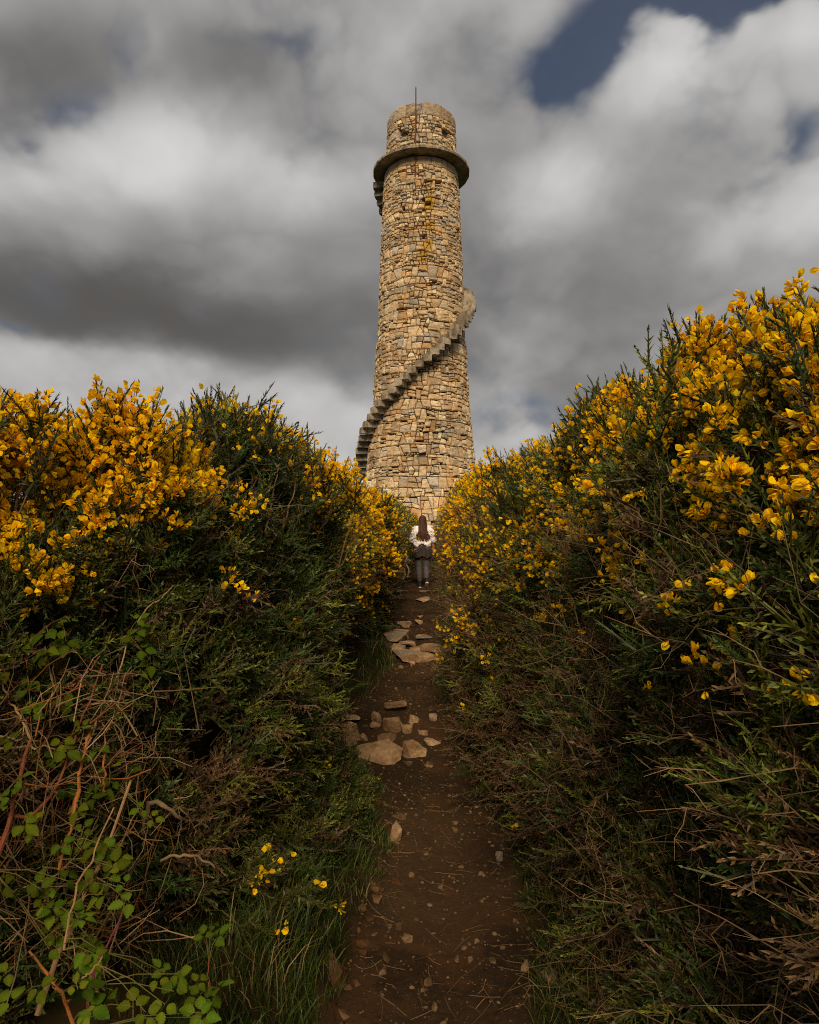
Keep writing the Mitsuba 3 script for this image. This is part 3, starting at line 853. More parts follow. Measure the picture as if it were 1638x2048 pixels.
def grow(side, n, Y0, Y1, kind, t0=0.0, t1=1.7, seed=0, power=.0):
    """Sprays over a stretch of a hedge; returns nothing, fills the bushes."""
    r = np.random.default_rng(seed)
    Y = Y0 * (Y1 / Y0) ** r.random(n) if Y0 > 0 else r.uniform(Y0, Y1, n)
    t = r.uniform(t0, t1, n)
    p, nr = hedge(side, Y, t, .04 + .17 * r.random(n) ** 1.5)
    q = tower_px(p)
    off = (Y0 > 0) & ((q[:, 0] < -250) | (q[:, 0] > 1890) | (q[:, 1] > 2300))
    keep = r.random(n) > np.where(off, .75, np.where(t > 1, .35, 0))
    Y, t, p, nr = Y[keep], t[keep], p[keep], nr[keep]
    n = len(Y)
    d = unit(nr * .75 + np.array([0, -.12, .75]) * (.35 + .5 * np.clip(t, 0, 1))[:, None] + r.normal(0, .55, (n, 3)))
    sc = r.uniform(.75, 1.3, n)
    patch = meshkit.fbm(p * 1.6 + 11, 3, 80)
    brown = np.clip(.06 + .55 * sstep(.55, .15, t) * sstep(.42, .6, patch) + .22 * (side > 0) * (t < .55), 0, .8)
    tint, isb = tints(n, t, brown, r)
    tint *= (.55 + .5 * meshkit.fbm(p * .9, 2, 81) + .5 * mounds(p, 2.4, 62 + side)[1])[:, None]
    den = density(side, Y, np.clip(t, 0, 1.15), p)
    fl = (r.random(n) < den * .78) & ~isb & (Y > .6)
    own = owner(side, np.clip(Y + r.normal(0, .06, n) * Y, .2, None))
    rot = frames(d, r.uniform(0, 6.28, n))
    for b in range(8):
        B = bush[side, b]
        for m in range(len(kind)):
            pick = np.where((own == b) & (np.arange(n) % len(kind) == m))[0]
            v, f, lum, slots = kind[m]
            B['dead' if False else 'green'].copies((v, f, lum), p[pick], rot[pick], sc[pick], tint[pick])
            for q in pick[fl[pick]]:
                per = 12                  # whole shoots flower, their neighbours do not
                ns = len(slots) // per
                pick_ = r.choice(ns, max(1, int(round(ns * np.clip(den[q] * r.uniform(.35, .85), .12, .85)))), replace=False)
                s = slots.reshape(ns, per, 6)[pick_].reshape(-1, 6)
                s = s[r.random(len(s)) < (.78 if kind is NEAR or kind is LEAFY else .40 if kind is MID else .22)]
                B['flowers'].append(np.hstack([p[q] + (s[:, :3] @ rot[q].T) * sc[q], unit(s[:, 3:] @ rot[q].T + np.array([0, -.25, .15]))]))


for side, sd in ((1, 100), (-1, 200)):
    grow(side, 3700, .62, 3.5, NEAR, .0, 1.2, sd)
    grow(side, 1700, .62, 4.4, LEAFY, .0, .62, sd + 1)
    grow(side, 2800, 3.0, 9.5, MID, 0, 1.12, sd + 2)
    grow(side, 2600, 8.5, 27, FAR, 0, 1.12, sd + 3)
    grow(side, 420, -.8, .75, NEAR, 0, 1.15, sd + 4)          # beside and behind the camera

# leaders that stand above the ridge: tip pixel in the photo, depth, flower share
for px, py, Y, share, side in ((182, 752, 2.1, .9, -1), (205, 760, 2.12, .8, -1), (240, 752, 2.1, .85, -1), (272, 756, 2.08, .95, -1), (292, 762, 2.1, .8, -1), (225, 800, 2.1, .9, -1), (255, 800, 2.1, .9, -1), (80, 778, 1.9, .3, -1), (30, 785, 1.95, .9, -1), (60, 795, 1.9, .9, -1), (140, 792, 2.0, .5, -1), (345, 822, 2.3, .6, -1), (375, 818, 2.3, .9, -1),
                                (420, 772, 2.4, .08, -1), (395, 800, 2.4, .08, -1), (480, 800, 2.7, .1, -1), (515, 812, 2.7, .12, -1), (556, 804, 2.8, .15, -1), (596, 848, 2.9, .0, -1), (530, 830, 2.8, .2, -1), (450, 805, 2.6, .1, -1), (580, 915, 3.0, .1, -1), (616, 880, 3.3, .2, -1), (640, 895, 3.35, .8, -1), (672, 886, 3.4, .85, -1), (700, 912, 3.6, .8, -1), (655, 920, 3.4, .8, -1), (690, 940, 3.6, .8, -1),
                                (1382, 622, 1.95, .5, 1), (1425, 636, 1.95, .3, 1), (1360, 690, 1.95, .8, 1), (1275, 740, 2.35, .05, 1), (1332, 735, 2.2, .3, 1), (1208, 790, 2.7, .8, 1), (1225, 800, 2.7, .7, 1), (1480, 592, 1.65, .9, 1), (1545, 560, 1.5, .95, 1), (1515, 575, 1.5, .95, 1), (1595, 560, 1.5, .95, 1), (1625, 575, 1.5, .95, 1), (1450, 640, 1.7, .9, 1), (1560, 600, 1.5, .95, 1), (1160, 850, 3.2, .2, 1), (1185, 852, 3.2, .4, 1), (1092, 885, 4.4, .8, 1), (1055, 900, 4.8, .8, 1), (1310, 745, 2.2, .6, 1), (1255, 775, 2.5, .6, 1)):
    tip = at(px, py, Y)
    d = unit(np.array([rg.normal(0, .22) + (.25 if px in (272, 292, 596, 556) else 0), rg.normal(0, .2), 1.0]))
    m = LEADER[rg.integers(4)]
    L = m[0][:, 2].max()
    rot = frames(d[None], rg.uniform(0, 6, 1))
    B = bush[side, int(owner(side, np.array([Y]))[0])]
    base = tip - d * L
    col = np.array([[.05, .062, .018]]) * rg.uniform(.75, 1.2)
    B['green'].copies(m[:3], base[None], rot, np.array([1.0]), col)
    sp = np.linspace(0, 1, 7)[:, None]
    v, f = tube(base + d * .02 - sp * (d * .08 + np.array([-.12 * side, -.05, .20])) + np.cumsum(rg.normal(0, .008, (7, 3)), 0), np.linspace(.0024, .0040, 7), 5, False)
    B['dead'].add(v, f, np.array([.15, .095, .055]) * rg.uniform(.6, 1.1))
    k_ = int(len(m[3]) * share * .7)
    if k_:
        s = m[3][rg.choice(len(m[3]), k_, replace=False)]
        B['flowers'].append(np.hstack([base + s[:, :3] @ rot[0].T, unit(s[:, 3:] @ rot[0].T + np.array([0, -.2, .1]))]))

# low sprawling shoots at the left path edge
r = np.random.default_rng(88)
for k in range(420):
    y = r.uniform(2.35, 3.85)
    x = float(np.interp(y, [2.3, 3.0, 3.6, 4.2], [-.50, -.34, -.24, -.34])) - r.random() ** 1.3 * .34
    p_ = np.array([[x, y, float(zg(x, y)) + r.random() * (.05 + .30 * min(1, max(0, (np.interp(y, [2.3, 3.6, 4.2], [-.42, -.16, -.28]) - x) / .35)))]])
    m = LEAFY[k % 5] if k % 3 else NEAR[k % 7]
    tc, _ = tints(1, np.array([.2]), np.array([.12]), r)
    B = bush[-1, int(owner(-1, np.array([y]))[0])]
    B['green'].copies(m[:3], p_, frames(unit(np.array([[.25, -.15, .8]]) + r.normal(0, .5, (1, 3))), r.uniform(0, 6, 1)), r.uniform(.7, 1.1, 1), tc * r.uniform(.6, 1.2))

# sprigs in flower low on the hedges, where the photo shows them
for side, spots in ((-1, ((515, 1765, 9), (500, 1705, 3), (535, 1738, 4), (552, 1742, 3), (612, 1787, 4), (598, 1792, 3), (512, 1845, 4), (655, 1578, 4), (690, 1588, 4), (738, 1577, 3), (440, 1165, 16), (455, 1180, 10), (60, 1160, 14), (35, 1195, 10), (70, 1195, 9), (30, 1080, 12), (160, 1075, 12), (330, 1085, 14), (690, 1260, 10), (700, 1220, 10), (680, 1275, 8), (745, 1120, 10), (660, 1235, 8))),
                    (1, ((1468, 1190, 10), (1440, 1232, 12), (1412, 1262, 8), (1455, 1255, 6), (1545, 1122, 8), (1575, 1120, 5), (1622, 1122, 5), (1468, 1362, 12), (1492, 1395, 6), (1500, 1378, 4), (1330, 1368, 3), (1058, 1642, 2), (1240, 1190, 8), (1170, 1290, 5), (1085, 1235, 14), (1120, 1250, 10), (1060, 1190, 16), (925, 1215, 24), (950, 1200, 24), (960, 1160, 26), (985, 1145, 24), (935, 1250, 20), (915, 1290, 14), (960, 1280, 14), (1010, 1165, 20), (1030, 1120, 20), (905, 1260, 12), (890, 1320, 8)))):
    r = np.random.default_rng(70 + side)
    Yc, tcand = .9 * (14 / .9) ** r.random(40000), r.uniform(.02, 1.0, 40000)
    pc, nc = hedge(side, Yc, tcand, .0)
    qc = tower_px(pc)
    for px, py, kf in spots:
        d2 = np.hypot(qc[:, 0] - px, qc[:, 1] - py)
        near = np.where(d2 < max(14, d2.min() + 3))[0]
        b_ = near[np.argmin(Yc[near])]
        y = Yc[b_]
        at_ = pc[b_]
        if side < 0 and py > 1690:                              # on the low growth in front of the hedge
            y = 2.15
            at_ = at(px, py, y)
        m = NEAR[r.integers(7)]
        sc_ = float(np.clip(y / 4, 1, 2.0))
        dirn = unit(nc[b_] * .8 + [0, -.35, .35] + r.normal(0, .15, 3))
        rot = frames(dirn[None], r.uniform(0, 6, 1))
        base = at_ - dirn * .08 * sc_
        B = bush[side, int(owner(side, np.array([y]))[0])]
        B['green'].copies(m[:3], base[None], rot, np.array([1.1 * sc_]), np.array([[.06, .072, .014]]))
        tip = m[3][np.argsort(-m[3][:, 2])[:max(kf * 2, 6)]]
        s_ = tip[r.choice(len(tip), min(kf, len(tip)), replace=False)]
        B['flowers'].append(np.hstack([base + s_[:, :3] @ rot[0].T * 1.1 * sc_, unit(s_[:, 3:] @ rot[0].T + nc[b_] * .6 + np.array([0, -.4, .1]))]))

# dead twigs among the shoots
for side, n, sd in ((1, 1900, 5), (-1, 850, 6)):
    r = np.random.default_rng(sd)
    Y = .6 * (14 / .6) ** r.random(n)
    t = r.uniform(0.03, .55, n) if side > 0 else r.uniform(.05, .70, n)
    p, nr = hedge(side, Y, t, .10 if side > 0 else .14)
    d = unit(nr * .6 + r.normal(0, .6, (n, 3)) + [0, -.1, .25])
    own = owner(side, Y)
    for m in range(6):
        for b in range(8):
            pick = np.where((own == b) & (np.arange(n) % 6 == m))[0]
            bush[side, b]['dead'].copies(TWIGS[m], p[pick], frames(d[pick], r.uniform(0, 6, len(pick))), r.uniform(.40, .95, len(pick)) * np.clip(Y[pick] / 4, 1, 2.2) ** .5, np.array([.175, .115, .062]) * r.uniform(.45, 1.25, (len(pick), 1)))

# the dense inside of each bush
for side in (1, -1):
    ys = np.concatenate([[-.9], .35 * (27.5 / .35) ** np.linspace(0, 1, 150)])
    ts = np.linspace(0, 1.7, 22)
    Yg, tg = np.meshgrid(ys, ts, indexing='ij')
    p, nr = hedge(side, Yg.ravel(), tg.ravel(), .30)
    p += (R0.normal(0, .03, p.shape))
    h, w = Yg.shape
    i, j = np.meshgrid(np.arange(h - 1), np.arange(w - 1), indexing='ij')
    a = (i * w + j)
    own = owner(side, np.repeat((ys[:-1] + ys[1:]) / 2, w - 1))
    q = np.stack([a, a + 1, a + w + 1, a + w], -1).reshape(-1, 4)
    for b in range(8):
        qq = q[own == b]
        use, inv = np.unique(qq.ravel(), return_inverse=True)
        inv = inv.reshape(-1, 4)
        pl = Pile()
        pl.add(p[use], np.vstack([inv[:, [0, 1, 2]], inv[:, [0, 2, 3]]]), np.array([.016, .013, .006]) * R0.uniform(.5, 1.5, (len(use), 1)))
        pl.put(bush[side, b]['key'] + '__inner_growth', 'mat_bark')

PET = np.array([.95, .67, .012])
nfl = 0
for i in range(4):
    v, f, l = FL[0]
    scene[f'flower_kind_{i}'] = {'type': 'shapegroup', 'flower': mikit.ply((v, f), 'mat_petal', color=np.clip(l * PET * [[.93, 1, 1.04, .97][i], [.92, 1, 1.07, .84][i], 1], 0, 1))}
for (side, b), B in bush.items():
    key = B['key']
    B['green'].put(key + '__shoots', 'mat_plant')
    lab(key + '__shoots', kind='stuff')
    B['dead'].put(key + '__dead_twigs', 'mat_bark')
    lab(key + '__dead_twigs', kind='stuff')
    if not B['flowers']:
        continue
    fl = np.vstack(B['flowers'])
    dist = np.linalg.norm(fl[:, :3] - EYE, axis=1)
    px = tower_px(fl[:, :3])
    inside = (px[:, 0] > -20) & (px[:, 0] < 1658) & (px[:, 1] > 0) & (px[:, 1] < 2068) & (fl[:, 1] > .3)
    hs, nr = hedge(side, fl[:, 1], np.full(len(fl), .7))
    order = np.argsort(dist + 5 * ~inside - .4 * np.clip((fl[:, 0] - hs[:, 0]) * -side, -.3, .3))
    rr = np.random.default_rng(900 + nfl)
    size = rr.uniform(.0175, .0255, len(fl)) * np.clip(dist / 3.8, 1, 2.3)
    rot = frames(fl[:, 3:], rr.uniform(0, 6.28, len(fl)))
    tint = PET * np.stack([rr.uniform(.9, 1.06, len(fl)), rr.uniform(.84, 1.08, len(fl)), np.ones(len(fl))], -1)
    part = order[:300] if B['by'] < 4.0 else order[:0]
    part = part[inside[part]]
    for q in part:
        m = np.eye(4)
        m[:3, :3] = rot[q] * size[q]
        m[:3, 3] = fl[q, :3]
        counts[key] = counts.get(key, 0) + 1
        scene[f'{key}__flower_{counts[key]:03d}'] = {'type': 'instance', 'group': {'type': 'ref', 'id': f'flower_kind_{q % 4}'}, 'to_world': T(m)}
    others = np.setdiff1d(np.arange(len(fl)), part)
    lev = np.where(dist < 2.0, 0, np.where(dist < 6, 1, 2))
    for L in range(3):
        o = others[lev[others] == L]
        B['bloom'].copies(FL[L], fl[o, :3], rot[o], size[o], tint[o])
    B['bloom'].put(key + '__blossom', 'mat_petal')
    lab(key + '__blossom', 'yellow pea flowers massed along the shoots', kind='stuff')
    nfl += len(fl)
tri = sum(len(x[1]) for x in meshkit.WRITTEN.values())
print('flowers', nfl, 'triangles', tri)

# ------------------------------------------------------------------ grass along the path edges
gr = Pile()
r = np.random.default_rng(77)


def blades(x, y, h, w, lean, col):
    n = len(x)
    z0 = zg(x, y) - .01
    a, b = r.uniform(0, 6.28, n), r.uniform(0, 6.28, n)
    side = np.stack([np.cos(a), np.sin(a), 0 * a], -1) * w[:, None]
    ld = np.stack([np.cos(b), np.sin(b), 0 * b], -1) * (lean * h)[:, None]
    p0 = np.stack([x, y, z0], -1)
    up = np.array([0, 0, 1.0])
    pts = [p0 - side, p0 + side, p0 + ld * .22 + up * (h * .5)[:, None] - side * .8, p0 + ld * .22 + up * (h * .5)[:, None] + side * .8,
           p0 + ld * .62 + up * (h * .82)[:, None] - side * .5, p0 + ld * .62 + up * (h * .82)[:, None] + side * .5, p0 + ld * 1.15 + up * (h * .92)[:, None]]
    v = np.stack(pts, 1).reshape(-1, 3)
    f = (np.arange(n)[:, None, None] * 7 + np.array([[0, 1, 3], [0, 3, 2], [2, 3, 5], [2, 5, 4], [4, 5, 6]])).reshape(-1, 3)
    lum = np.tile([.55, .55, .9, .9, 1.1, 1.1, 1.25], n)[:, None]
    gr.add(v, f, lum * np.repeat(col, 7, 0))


def grass_run(side, n, y0, y1, inner, outer, hmin, hmax, seed):
    global r
    r = np.random.default_rng(seed)
    y = y0 * (y1 / y0) ** r.random(n)
    e = np.interp(y, PL_Y, PL_X) if side < 0 else np.interp(y, PR_Y, PR_X)
    off = inner + (outer - inner) * r.random(n)
    x = e + side * off
    clump = meshkit.fbm(np.stack([x * 5, y * 5, x * 0], -1), 3, 15)
    keep = r.random(n) < sstep(.30, .58, clump) + .12
    x, y, off = x[keep], y[keep], off[keep]
    n = len(x)
    h = r.uniform(hmin, hmax, n) * (.5 + .9 * clump[keep]) * np.clip(.45 + off * 3, .4, 1.15)
    col = np.array([.030, .050, .006]) * r.uniform(.4, 1.3, (n, 1)) * (.5 + clump[keep])[:, None] * np.array([1, 1, 1])
    dry = r.random(n) < .12
    col[dry] = np.array([.20, .15, .06]) * r.uniform(.5, 1.1, (dry.sum(), 1))
    blades(x, y, h, r.uniform(.0012, .0026, n) * np.clip(y / 2.4, 1, 4) ** .7, r.uniform(.15, .95, n), col)


grass_run(-1, 8000, 1.2, 3.4, .03, .62, .06, .17, 1)
grass_run(-1, 1800, 3.2, 4.6, .0, .2, .05, .13, 5)
grass_run(-1, 5000, 4.0, 26, -.03, .30, .08, .20, 2)
grass_run(1, 6500, 1.2, 4.0, .02, .50, .08, .20, 3)
grass_run(1, 3500, 4.0, 26, -.01, .22, .06, .16, 4)
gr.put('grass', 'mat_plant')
lab('grass', 'tufts of dark green grass along both edges of the path', 'grass', kind='stuff')

# ------------------------------------------------------------------ brambles at the bottom left
rb = np.random.default_rng(41)


def cane_points(px, n=14, wob=.006):
    """A bent cane through points (px, py, depth)."""
    P = np.array([at(*q) for q in px])
    s = np.concatenate([[0], np.cumsum(np.linalg.norm(np.diff(P, axis=0), axis=1))])
    t = np.linspace(0, s[-1], n)
    from scipy.interpolate import PchipInterpolator
    Q = PchipInterpolator(s, P)(t) if len(P) > 2 else np.stack([np.interp(t, s, P[:, i]) for i in range(3)], -1)
    return Q + rb.normal(0, wob * .5, Q.shape) * np.sin(np.linspace(0, math.pi, n))[:, None]


RED, TAN, ORA, PALE = np.array([.17, .055, .030]), np.array([.27, .17, .085]), np.array([.25, .095, .028]), np.array([.36, .26, .15])
BRAMBLES = [
    ('bramble with a thick pinkish tan cane rising from the bottom left corner', [
        ([(75, 2030, 1.62), (112, 1925, 1.66), (152, 1832, 1.70), (185, 1755, 1.72), (215, 1690, 1.75), (238, 1630, 1.80), (262, 1560, 1.85)], .0085, TAN * .9),
        ([(150, 2060, 1.5), (122, 1990, 1.52), (85, 1935, 1.55), (58, 1902, 1.56)], .006, ORA * .9),
        ([(128, 1900, 1.6), (150, 1800, 1.62), (195, 1690, 1.66), (228, 1615, 1.7)], .004, TAN)],
     [(20, 1950, 1.45), (52, 1972, 1.45), (30, 2010, 1.45), (75, 1990, 1.47), (165, 1962, 1.55), (200, 1890, 1.6), (190, 1912, 1.6), (215, 1872, 1.62), (112, 1770, 1.66), (128, 1805, 1.66), (192, 1800, 1.66), (222, 1822, 1.66), (240, 1795, 1.68)]),
    ('bramble with a dark red cane leaning at the left edge of the photo', [
        ([(-15, 1740, 1.6), (12, 1660, 1.62), (32, 1590, 1.65), (48, 1525, 1.68), (62, 1478, 1.7)], .0085, RED * 1.1),
        ([(30, 1632, 1.64), (60, 1636, 1.66), (85, 1612, 1.7), (130, 1540, 1.75), (165, 1440, 1.82), (205, 1330, 1.9)], .0050, RED * 1.2),
        ([(62, 1480, 1.7), (45, 1440, 1.72), (10, 1380, 1.75), (-10, 1330, 1.76)], .004, TAN)],
     [(18, 1560, 1.6), (32, 1590, 1.6), (12, 1600, 1.6), (60, 1640, 1.62), (85, 1645, 1.62), (40, 1440, 1.72), (55, 1375, 1.78), (30, 1720, 1.6), (10, 1770, 1.58), (75, 1800, 1.6), (88, 1868, 1.6), (60, 1862, 1.6)]),
    ('bramble with one long pale cane arching up to the dark gorse', [
        ([(92, 1585, 1.8), (118, 1550, 1.84), (150, 1520, 1.88), (182, 1478, 1.92), (200, 1425, 1.96), (225, 1372, 2.0), (242, 1330, 2.02), (254, 1282, 2.04)], .0050, PALE * .9),
        ([(255, 1282, 2.04), (280, 1300, 2.06), (300, 1318, 2.08)], .0028, TAN * .7),
        ([(80, 1470, 1.8), (110, 1425, 1.84), (150, 1375, 1.88), (178, 1340, 1.9), (200, 1312, 1.92)], .0042, RED * 1.3),
        ([(275, 1245, 2.1), (300, 1212, 2.12), (330, 1190, 2.14), (347, 1170, 2.15)], .0035, TAN)],
     [(190, 1512, 1.82), (182, 1530, 1.82), (235, 1568, 1.84), (262, 1585, 1.84), (250, 1622, 1.82), (165, 1598, 1.76), (190, 1600, 1.76)]),
    ('bramble with upright orange stems standing among dry straw, left', [
        ([(145, 1640, 1.72), (156, 1580, 1.75), (166, 1520, 1.78), (176, 1480, 1.80), (185, 1455, 1.82)], .0062, ORA * 1.15),
        ([(205, 1590, 1.78), (208, 1540, 1.80), (210, 1500, 1.82), (209, 1470, 1.84)], .0045, ORA),
        ([(118, 1740, 1.68), (130, 1690, 1.70), (142, 1640, 1.72), (150, 1595, 1.74)], .0050, ORA * .9),
        ([(0, 1473, 1.7), (45, 1480, 1.74), (80, 1482, 1.78)], .0038, PALE),
        ([(0, 1497, 1.68), (60, 1495, 1.74), (120, 1498, 1.8), (175, 1509, 1.85)], .0040, PALE * .95)],
     [(125, 1680, 1.68), (150, 1702, 1.68), (172, 1668, 1.7), (205, 1710, 1.68), (228, 1735, 1.68), (240, 1700, 1.7), (215, 1690, 1.7), (140, 1730, 1.66)]),
    ('bramble with bright lime leaves low in front of the gorse, bottom left', [
        ([(172, 2060, 1.55), (180, 1990, 1.58), (195, 1925, 1.60), (210, 1895, 1.62), (240, 1840, 1.66)], .0050, np.array([.11, .03, .04])),
        ([(150, 1965, 1.5), (180, 1945, 1.52), (205, 1912, 1.55)], .0028, TAN),
        ([(420, 2050, 1.8), (415, 1980, 1.84), (418, 1920, 1.88)], .003, RED)],
     [(260, 1975, 1.6), (242, 2005, 1.58), (195, 2012, 1.55), (215, 2030, 1.52), (300, 2032, 1.5), (335, 2020, 1.52), (350, 1992, 1.6), (400, 2002, 1.65), (388, 2035, 1.6), (415, 1890, 1.85), (425, 1862, 1.9), (452, 1862, 1.9), (335, 1955, 1.7)]),
    ('bramble with small fresh green leaves high at the left edge', [
        ([(5, 1420, 1.75), (30, 1345, 1.8), (58, 1285, 1.84), (80, 1262, 1.86), (115, 1240, 1.88), (140, 1232, 1.9)], .0035, RED * .9),
        ([(100, 1455, 1.78), (103, 1380, 1.82), (105, 1320, 1.85), (100, 1288, 1.86)], .0032, TAN * .8)],
     [(40, 1300, 1.78), (62, 1282, 1.8), (25, 1322, 1.78), (85, 1270, 1.82), (52, 1325, 1.78), (70, 1310, 1.8), (12, 1340, 1.78), (35, 1345, 1.78), (85, 1298, 1.82), (120, 1255, 1.86), (150, 1252, 1.9), (205, 1245, 2.0)]),
]


def leaflet(L, W, fold, droop, seed):
    """A toothed oval leaf along +x, its upper side +z."""
    r_ = np.random.default_rng(seed)
    n = 13
    s = np.linspace(0, 1, n)
    wd = W * np.sin(np.pi * s ** .80) ** .9 * (1 + .20 * (np.arange(n) % 2)) + .0002
    mid = np.stack([s * L, 0 * s, -droop * s ** 2 * L], -1)
    lf, rt2 = mid + np.stack([0 * s, wd, wd * fold], -1), mid + np.stack([0 * s, -wd, wd * fold], -1)
    v = np.vstack([mid, lf, rt2])
    f = []
    for i in range(n - 1):
        f += [[i, i + 1, n + i + 1], [i, n + i + 1, n + i], [i, 2 * n + i, 2 * n + i + 1], [i, 2 * n + i + 1, i + 1]]
    lum = np.concatenate([np.full(n, 1.22), np.tile(.86 + .16 * (np.arange(n) % 2), 2) * r_.uniform(.9, 1.05)])
    v = v + [[0, 0, 1.0]] * ((np.arange(3 * n) % 2) * .05 * W)[:, None]
    return v, np.array(f), lum


for i, (text, canes, spots) in enumerate(BRAMBLES):
    key = num('bramble')
    lab(key, text, 'bramble', 'brambles on the left verge')
    ends = []
    for j, (pp, rad, col) in enumerate(canes):
        p = cane_points(pp)
        pl = Pile()
        v, f = tube(p, np.linspace(rad, rad * .55, len(p)) * .78 * rb.uniform(.85, 1.15, len(p)), 7)
        cm = col * (.65 + .7 * meshkit.fbm(v * np.array([90, 90, 40]), 2, j))[:, None]
        pl.add(v, f, cm)
        for q in range(10 if rad > .004 else 5):                    # thorns
            k = rb.integers(1, len(p) - 1)
            d = unit(rb.normal(size=3))
            a, b = p[k] + rb.uniform(-.4, .4) * (p[k + 1] - p[k]), d * rad * 2.6
            t_ = unit(p[k + 1] - p[k]) * rad * .5
            pl.add(np.array([a + t_, a - t_, a + b]), [[0, 1, 2]], col * .8)
        scene[f'{key}__cane' + (f'_{j:03d}' if j else '')] = mikit.ply((np.vstack(pl.v), np.vstack(pl.f)), 'mat_bark', color=np.clip(np.vstack(pl.c), 0, 1))
        ends.append(p)
    allp = np.vstack(ends)
    stalk = Pile()
    nleaf = 0
    spots = [q for k, q in enumerate(spots) if k % 4 != 3] + [None] * 6
    for spot in spots:
        if spot is None:                                     # more leaves along the upper canes
            c = allp[rb.integers(len(allp))] + rb.normal(0, .028, 3)
            py = 1500
        else:
            px, py, Y = spot
            c = at(px + rb.normal(0, 12), py + rb.normal(0, 12), Y)
        near = allp[np.argmin(np.linalg.norm(allp - c, axis=1))]
        for u in range(2 if rb.random() < .45 else 1):
            c2 = c + (rb.normal(0, .022, 3) if u else 0)
            v, f = tube(np.array([near, (near + c2) / 2 + [0, 0, .012], c2]), [.0014, .0011, .0009], 4, False)
            stalk.add(v, f, np.array([.11, .10, .03]))
            nrm = unit(np.array([rb.normal(0, .35), -.55 + rb.normal(0, .3), .75]))
            base = unit(np.cross(nrm, rb.normal(size=3)))
            bright = rb.uniform(.55, 1.2) * (1.3 if i in (4, 0) else .95)
            colr = np.array([.075, .115, .010]) * bright * np.array([rb.uniform(.75, 1.3), 1, 1])
            Ls = rb.uniform(.024, .042) * (.98 if py > 1900 else .85)
            for a in (-1.25, 0, 1.25):
                d = base * math.cos(a) + np.cross(nrm, base) * math.sin(a)
                Rm = np.stack([d, np.cross(nrm, d), nrm], -1)
                v, f, lum = leaflet(Ls * (1.15 if a == 0 else .92), Ls * .36, .25, rb.uniform(.05, .45), nleaf)
                nleaf += 1
                scene[f'{key}__leaf' + (f'_{nleaf:03d}')] = mikit.ply((v @ Rm.T + c2 + d * (.006 if a else .014), f), 'mat_leaf', smooth=True, color=np.clip(lum[:, None] * colr * rb.uniform(.88, 1.12), 0, 1))
    stalk.put(f'{key}__leaf_stalks', 'mat_bark')
    lab(f'{key}__leaf_stalks', kind='stuff')

# thick cut stick arching out of the bank
p = cane_points([(288, 1668, 2.05), (291, 1632, 2.0), (298, 1606, 1.98), (318, 1604, 1.98), (342, 1622, 2.0), (365, 1640, 2.04)], 16, .008)
v, f = tube(p, np.linspace(.0080, .0055, 16) * rb.uniform(.75, 1.2, 16), 8)
scene['dead_branch'] = mikit.ply((v, f), 'mat_bark', smooth=True, color=PALE * (.30 + .5 * meshkit.fbm(v * 60, 3, 2))[:, None])
lab('dead_branch', 'thick pale bent dead branch sticking out of the left bank', 'branch')
p = cane_points([(322, 1722, 1.95), (350, 1712, 1.95), (380, 1709, 1.96), (405, 1718, 1.98), (430, 1736, 2.0)], 14, .008)
v, f = tube(p, np.linspace(.0045, .0030, 14) * rb.uniform(.8, 1.2, 14), 6)
scene['dead_branch_001'] = mikit.ply((v, f), 'mat_bark', smooth=True, color=PALE * (.28 + .5 * meshkit.fbm(v * 60, 3, 4))[:, None])
lab('dead_branch_001', 'thin arched dead branch below the thick bent one, left bank', 'branch')
p = cane_points([(792, 1150, 12.0), (806, 1134, 11.95), (812, 1121, 11.9), (815, 1110, 11.9)], 8, .01)
pl = Pile()
v, f = tube(p, np.linspace(.03, .018, 8), 6)
pl.add(v, f, PALE * .7)
for q in ([(806, 1135, 11.95), (810, 1150, 11.8), (805, 1160, 11.7)], [(812, 1128, 11.9), (817, 1140, 11.8), (815, 1156, 11.7)], [(808, 1132, 11.9), (818, 1120, 11.9), (822, 1122, 11.9)]):
    v, f = tube(cane_points(q, 6, .01), np.linspace(.016, .008, 6), 5)
    pl.add(v, f, PALE * .6)
pl.put('dead_branch_002', 'mat_bark')
lab('dead_branch_002', 'broken forked dead branch at the path edge left of the woman', 'branch')

# straw and dry stems tangled among the brambles
st = Pile()
rs = np.random.default_rng(12)
for k in range(1100):
    px, py = rs.uniform(-40, 420) * rs.random() ** .35, rs.uniform(1360, 1900)
    if px > 300 and rs.random() < .6:
        continue
    Y = rs.uniform(1.65, 2.15) + (px / 400) * .25
    c = at(px, py, Y)
    if c[2] < zg(c[0], c[1]):
        continue
    L = rs.uniform(.03, .13)
    d = unit(np.array([rs.normal(.35, .6), rs.normal(0, .4), rs.normal(.6, .7)]))
    bend = rs.normal(0, .45, 3) * L
    p = np.array([c - d * L, c - d * L * .3 + bend * .5, c + d * L * .4 + bend * .4, c + d * L])
    v, f = tube(p, np.array([1, .9, .7, .4]) * rs.uniform(.0009, .0021), 4, False)
    st.add(v, f, [PALE, TAN, ORA, TAN * .6][rs.integers(4)] * rs.uniform(.45, 1.0))
st.put('dry_stems', 'mat_bark')
lab('dry_stems', 'tangle of dry straw coloured stems under the brambles on the left', 'undergrowth', kind='stuff')

# ------------------------------------------------------------------ the walking woman
PX, PYD = .298, 15.5
PZ = float(zg(np.array(PX), np.array(PYD))) - .01


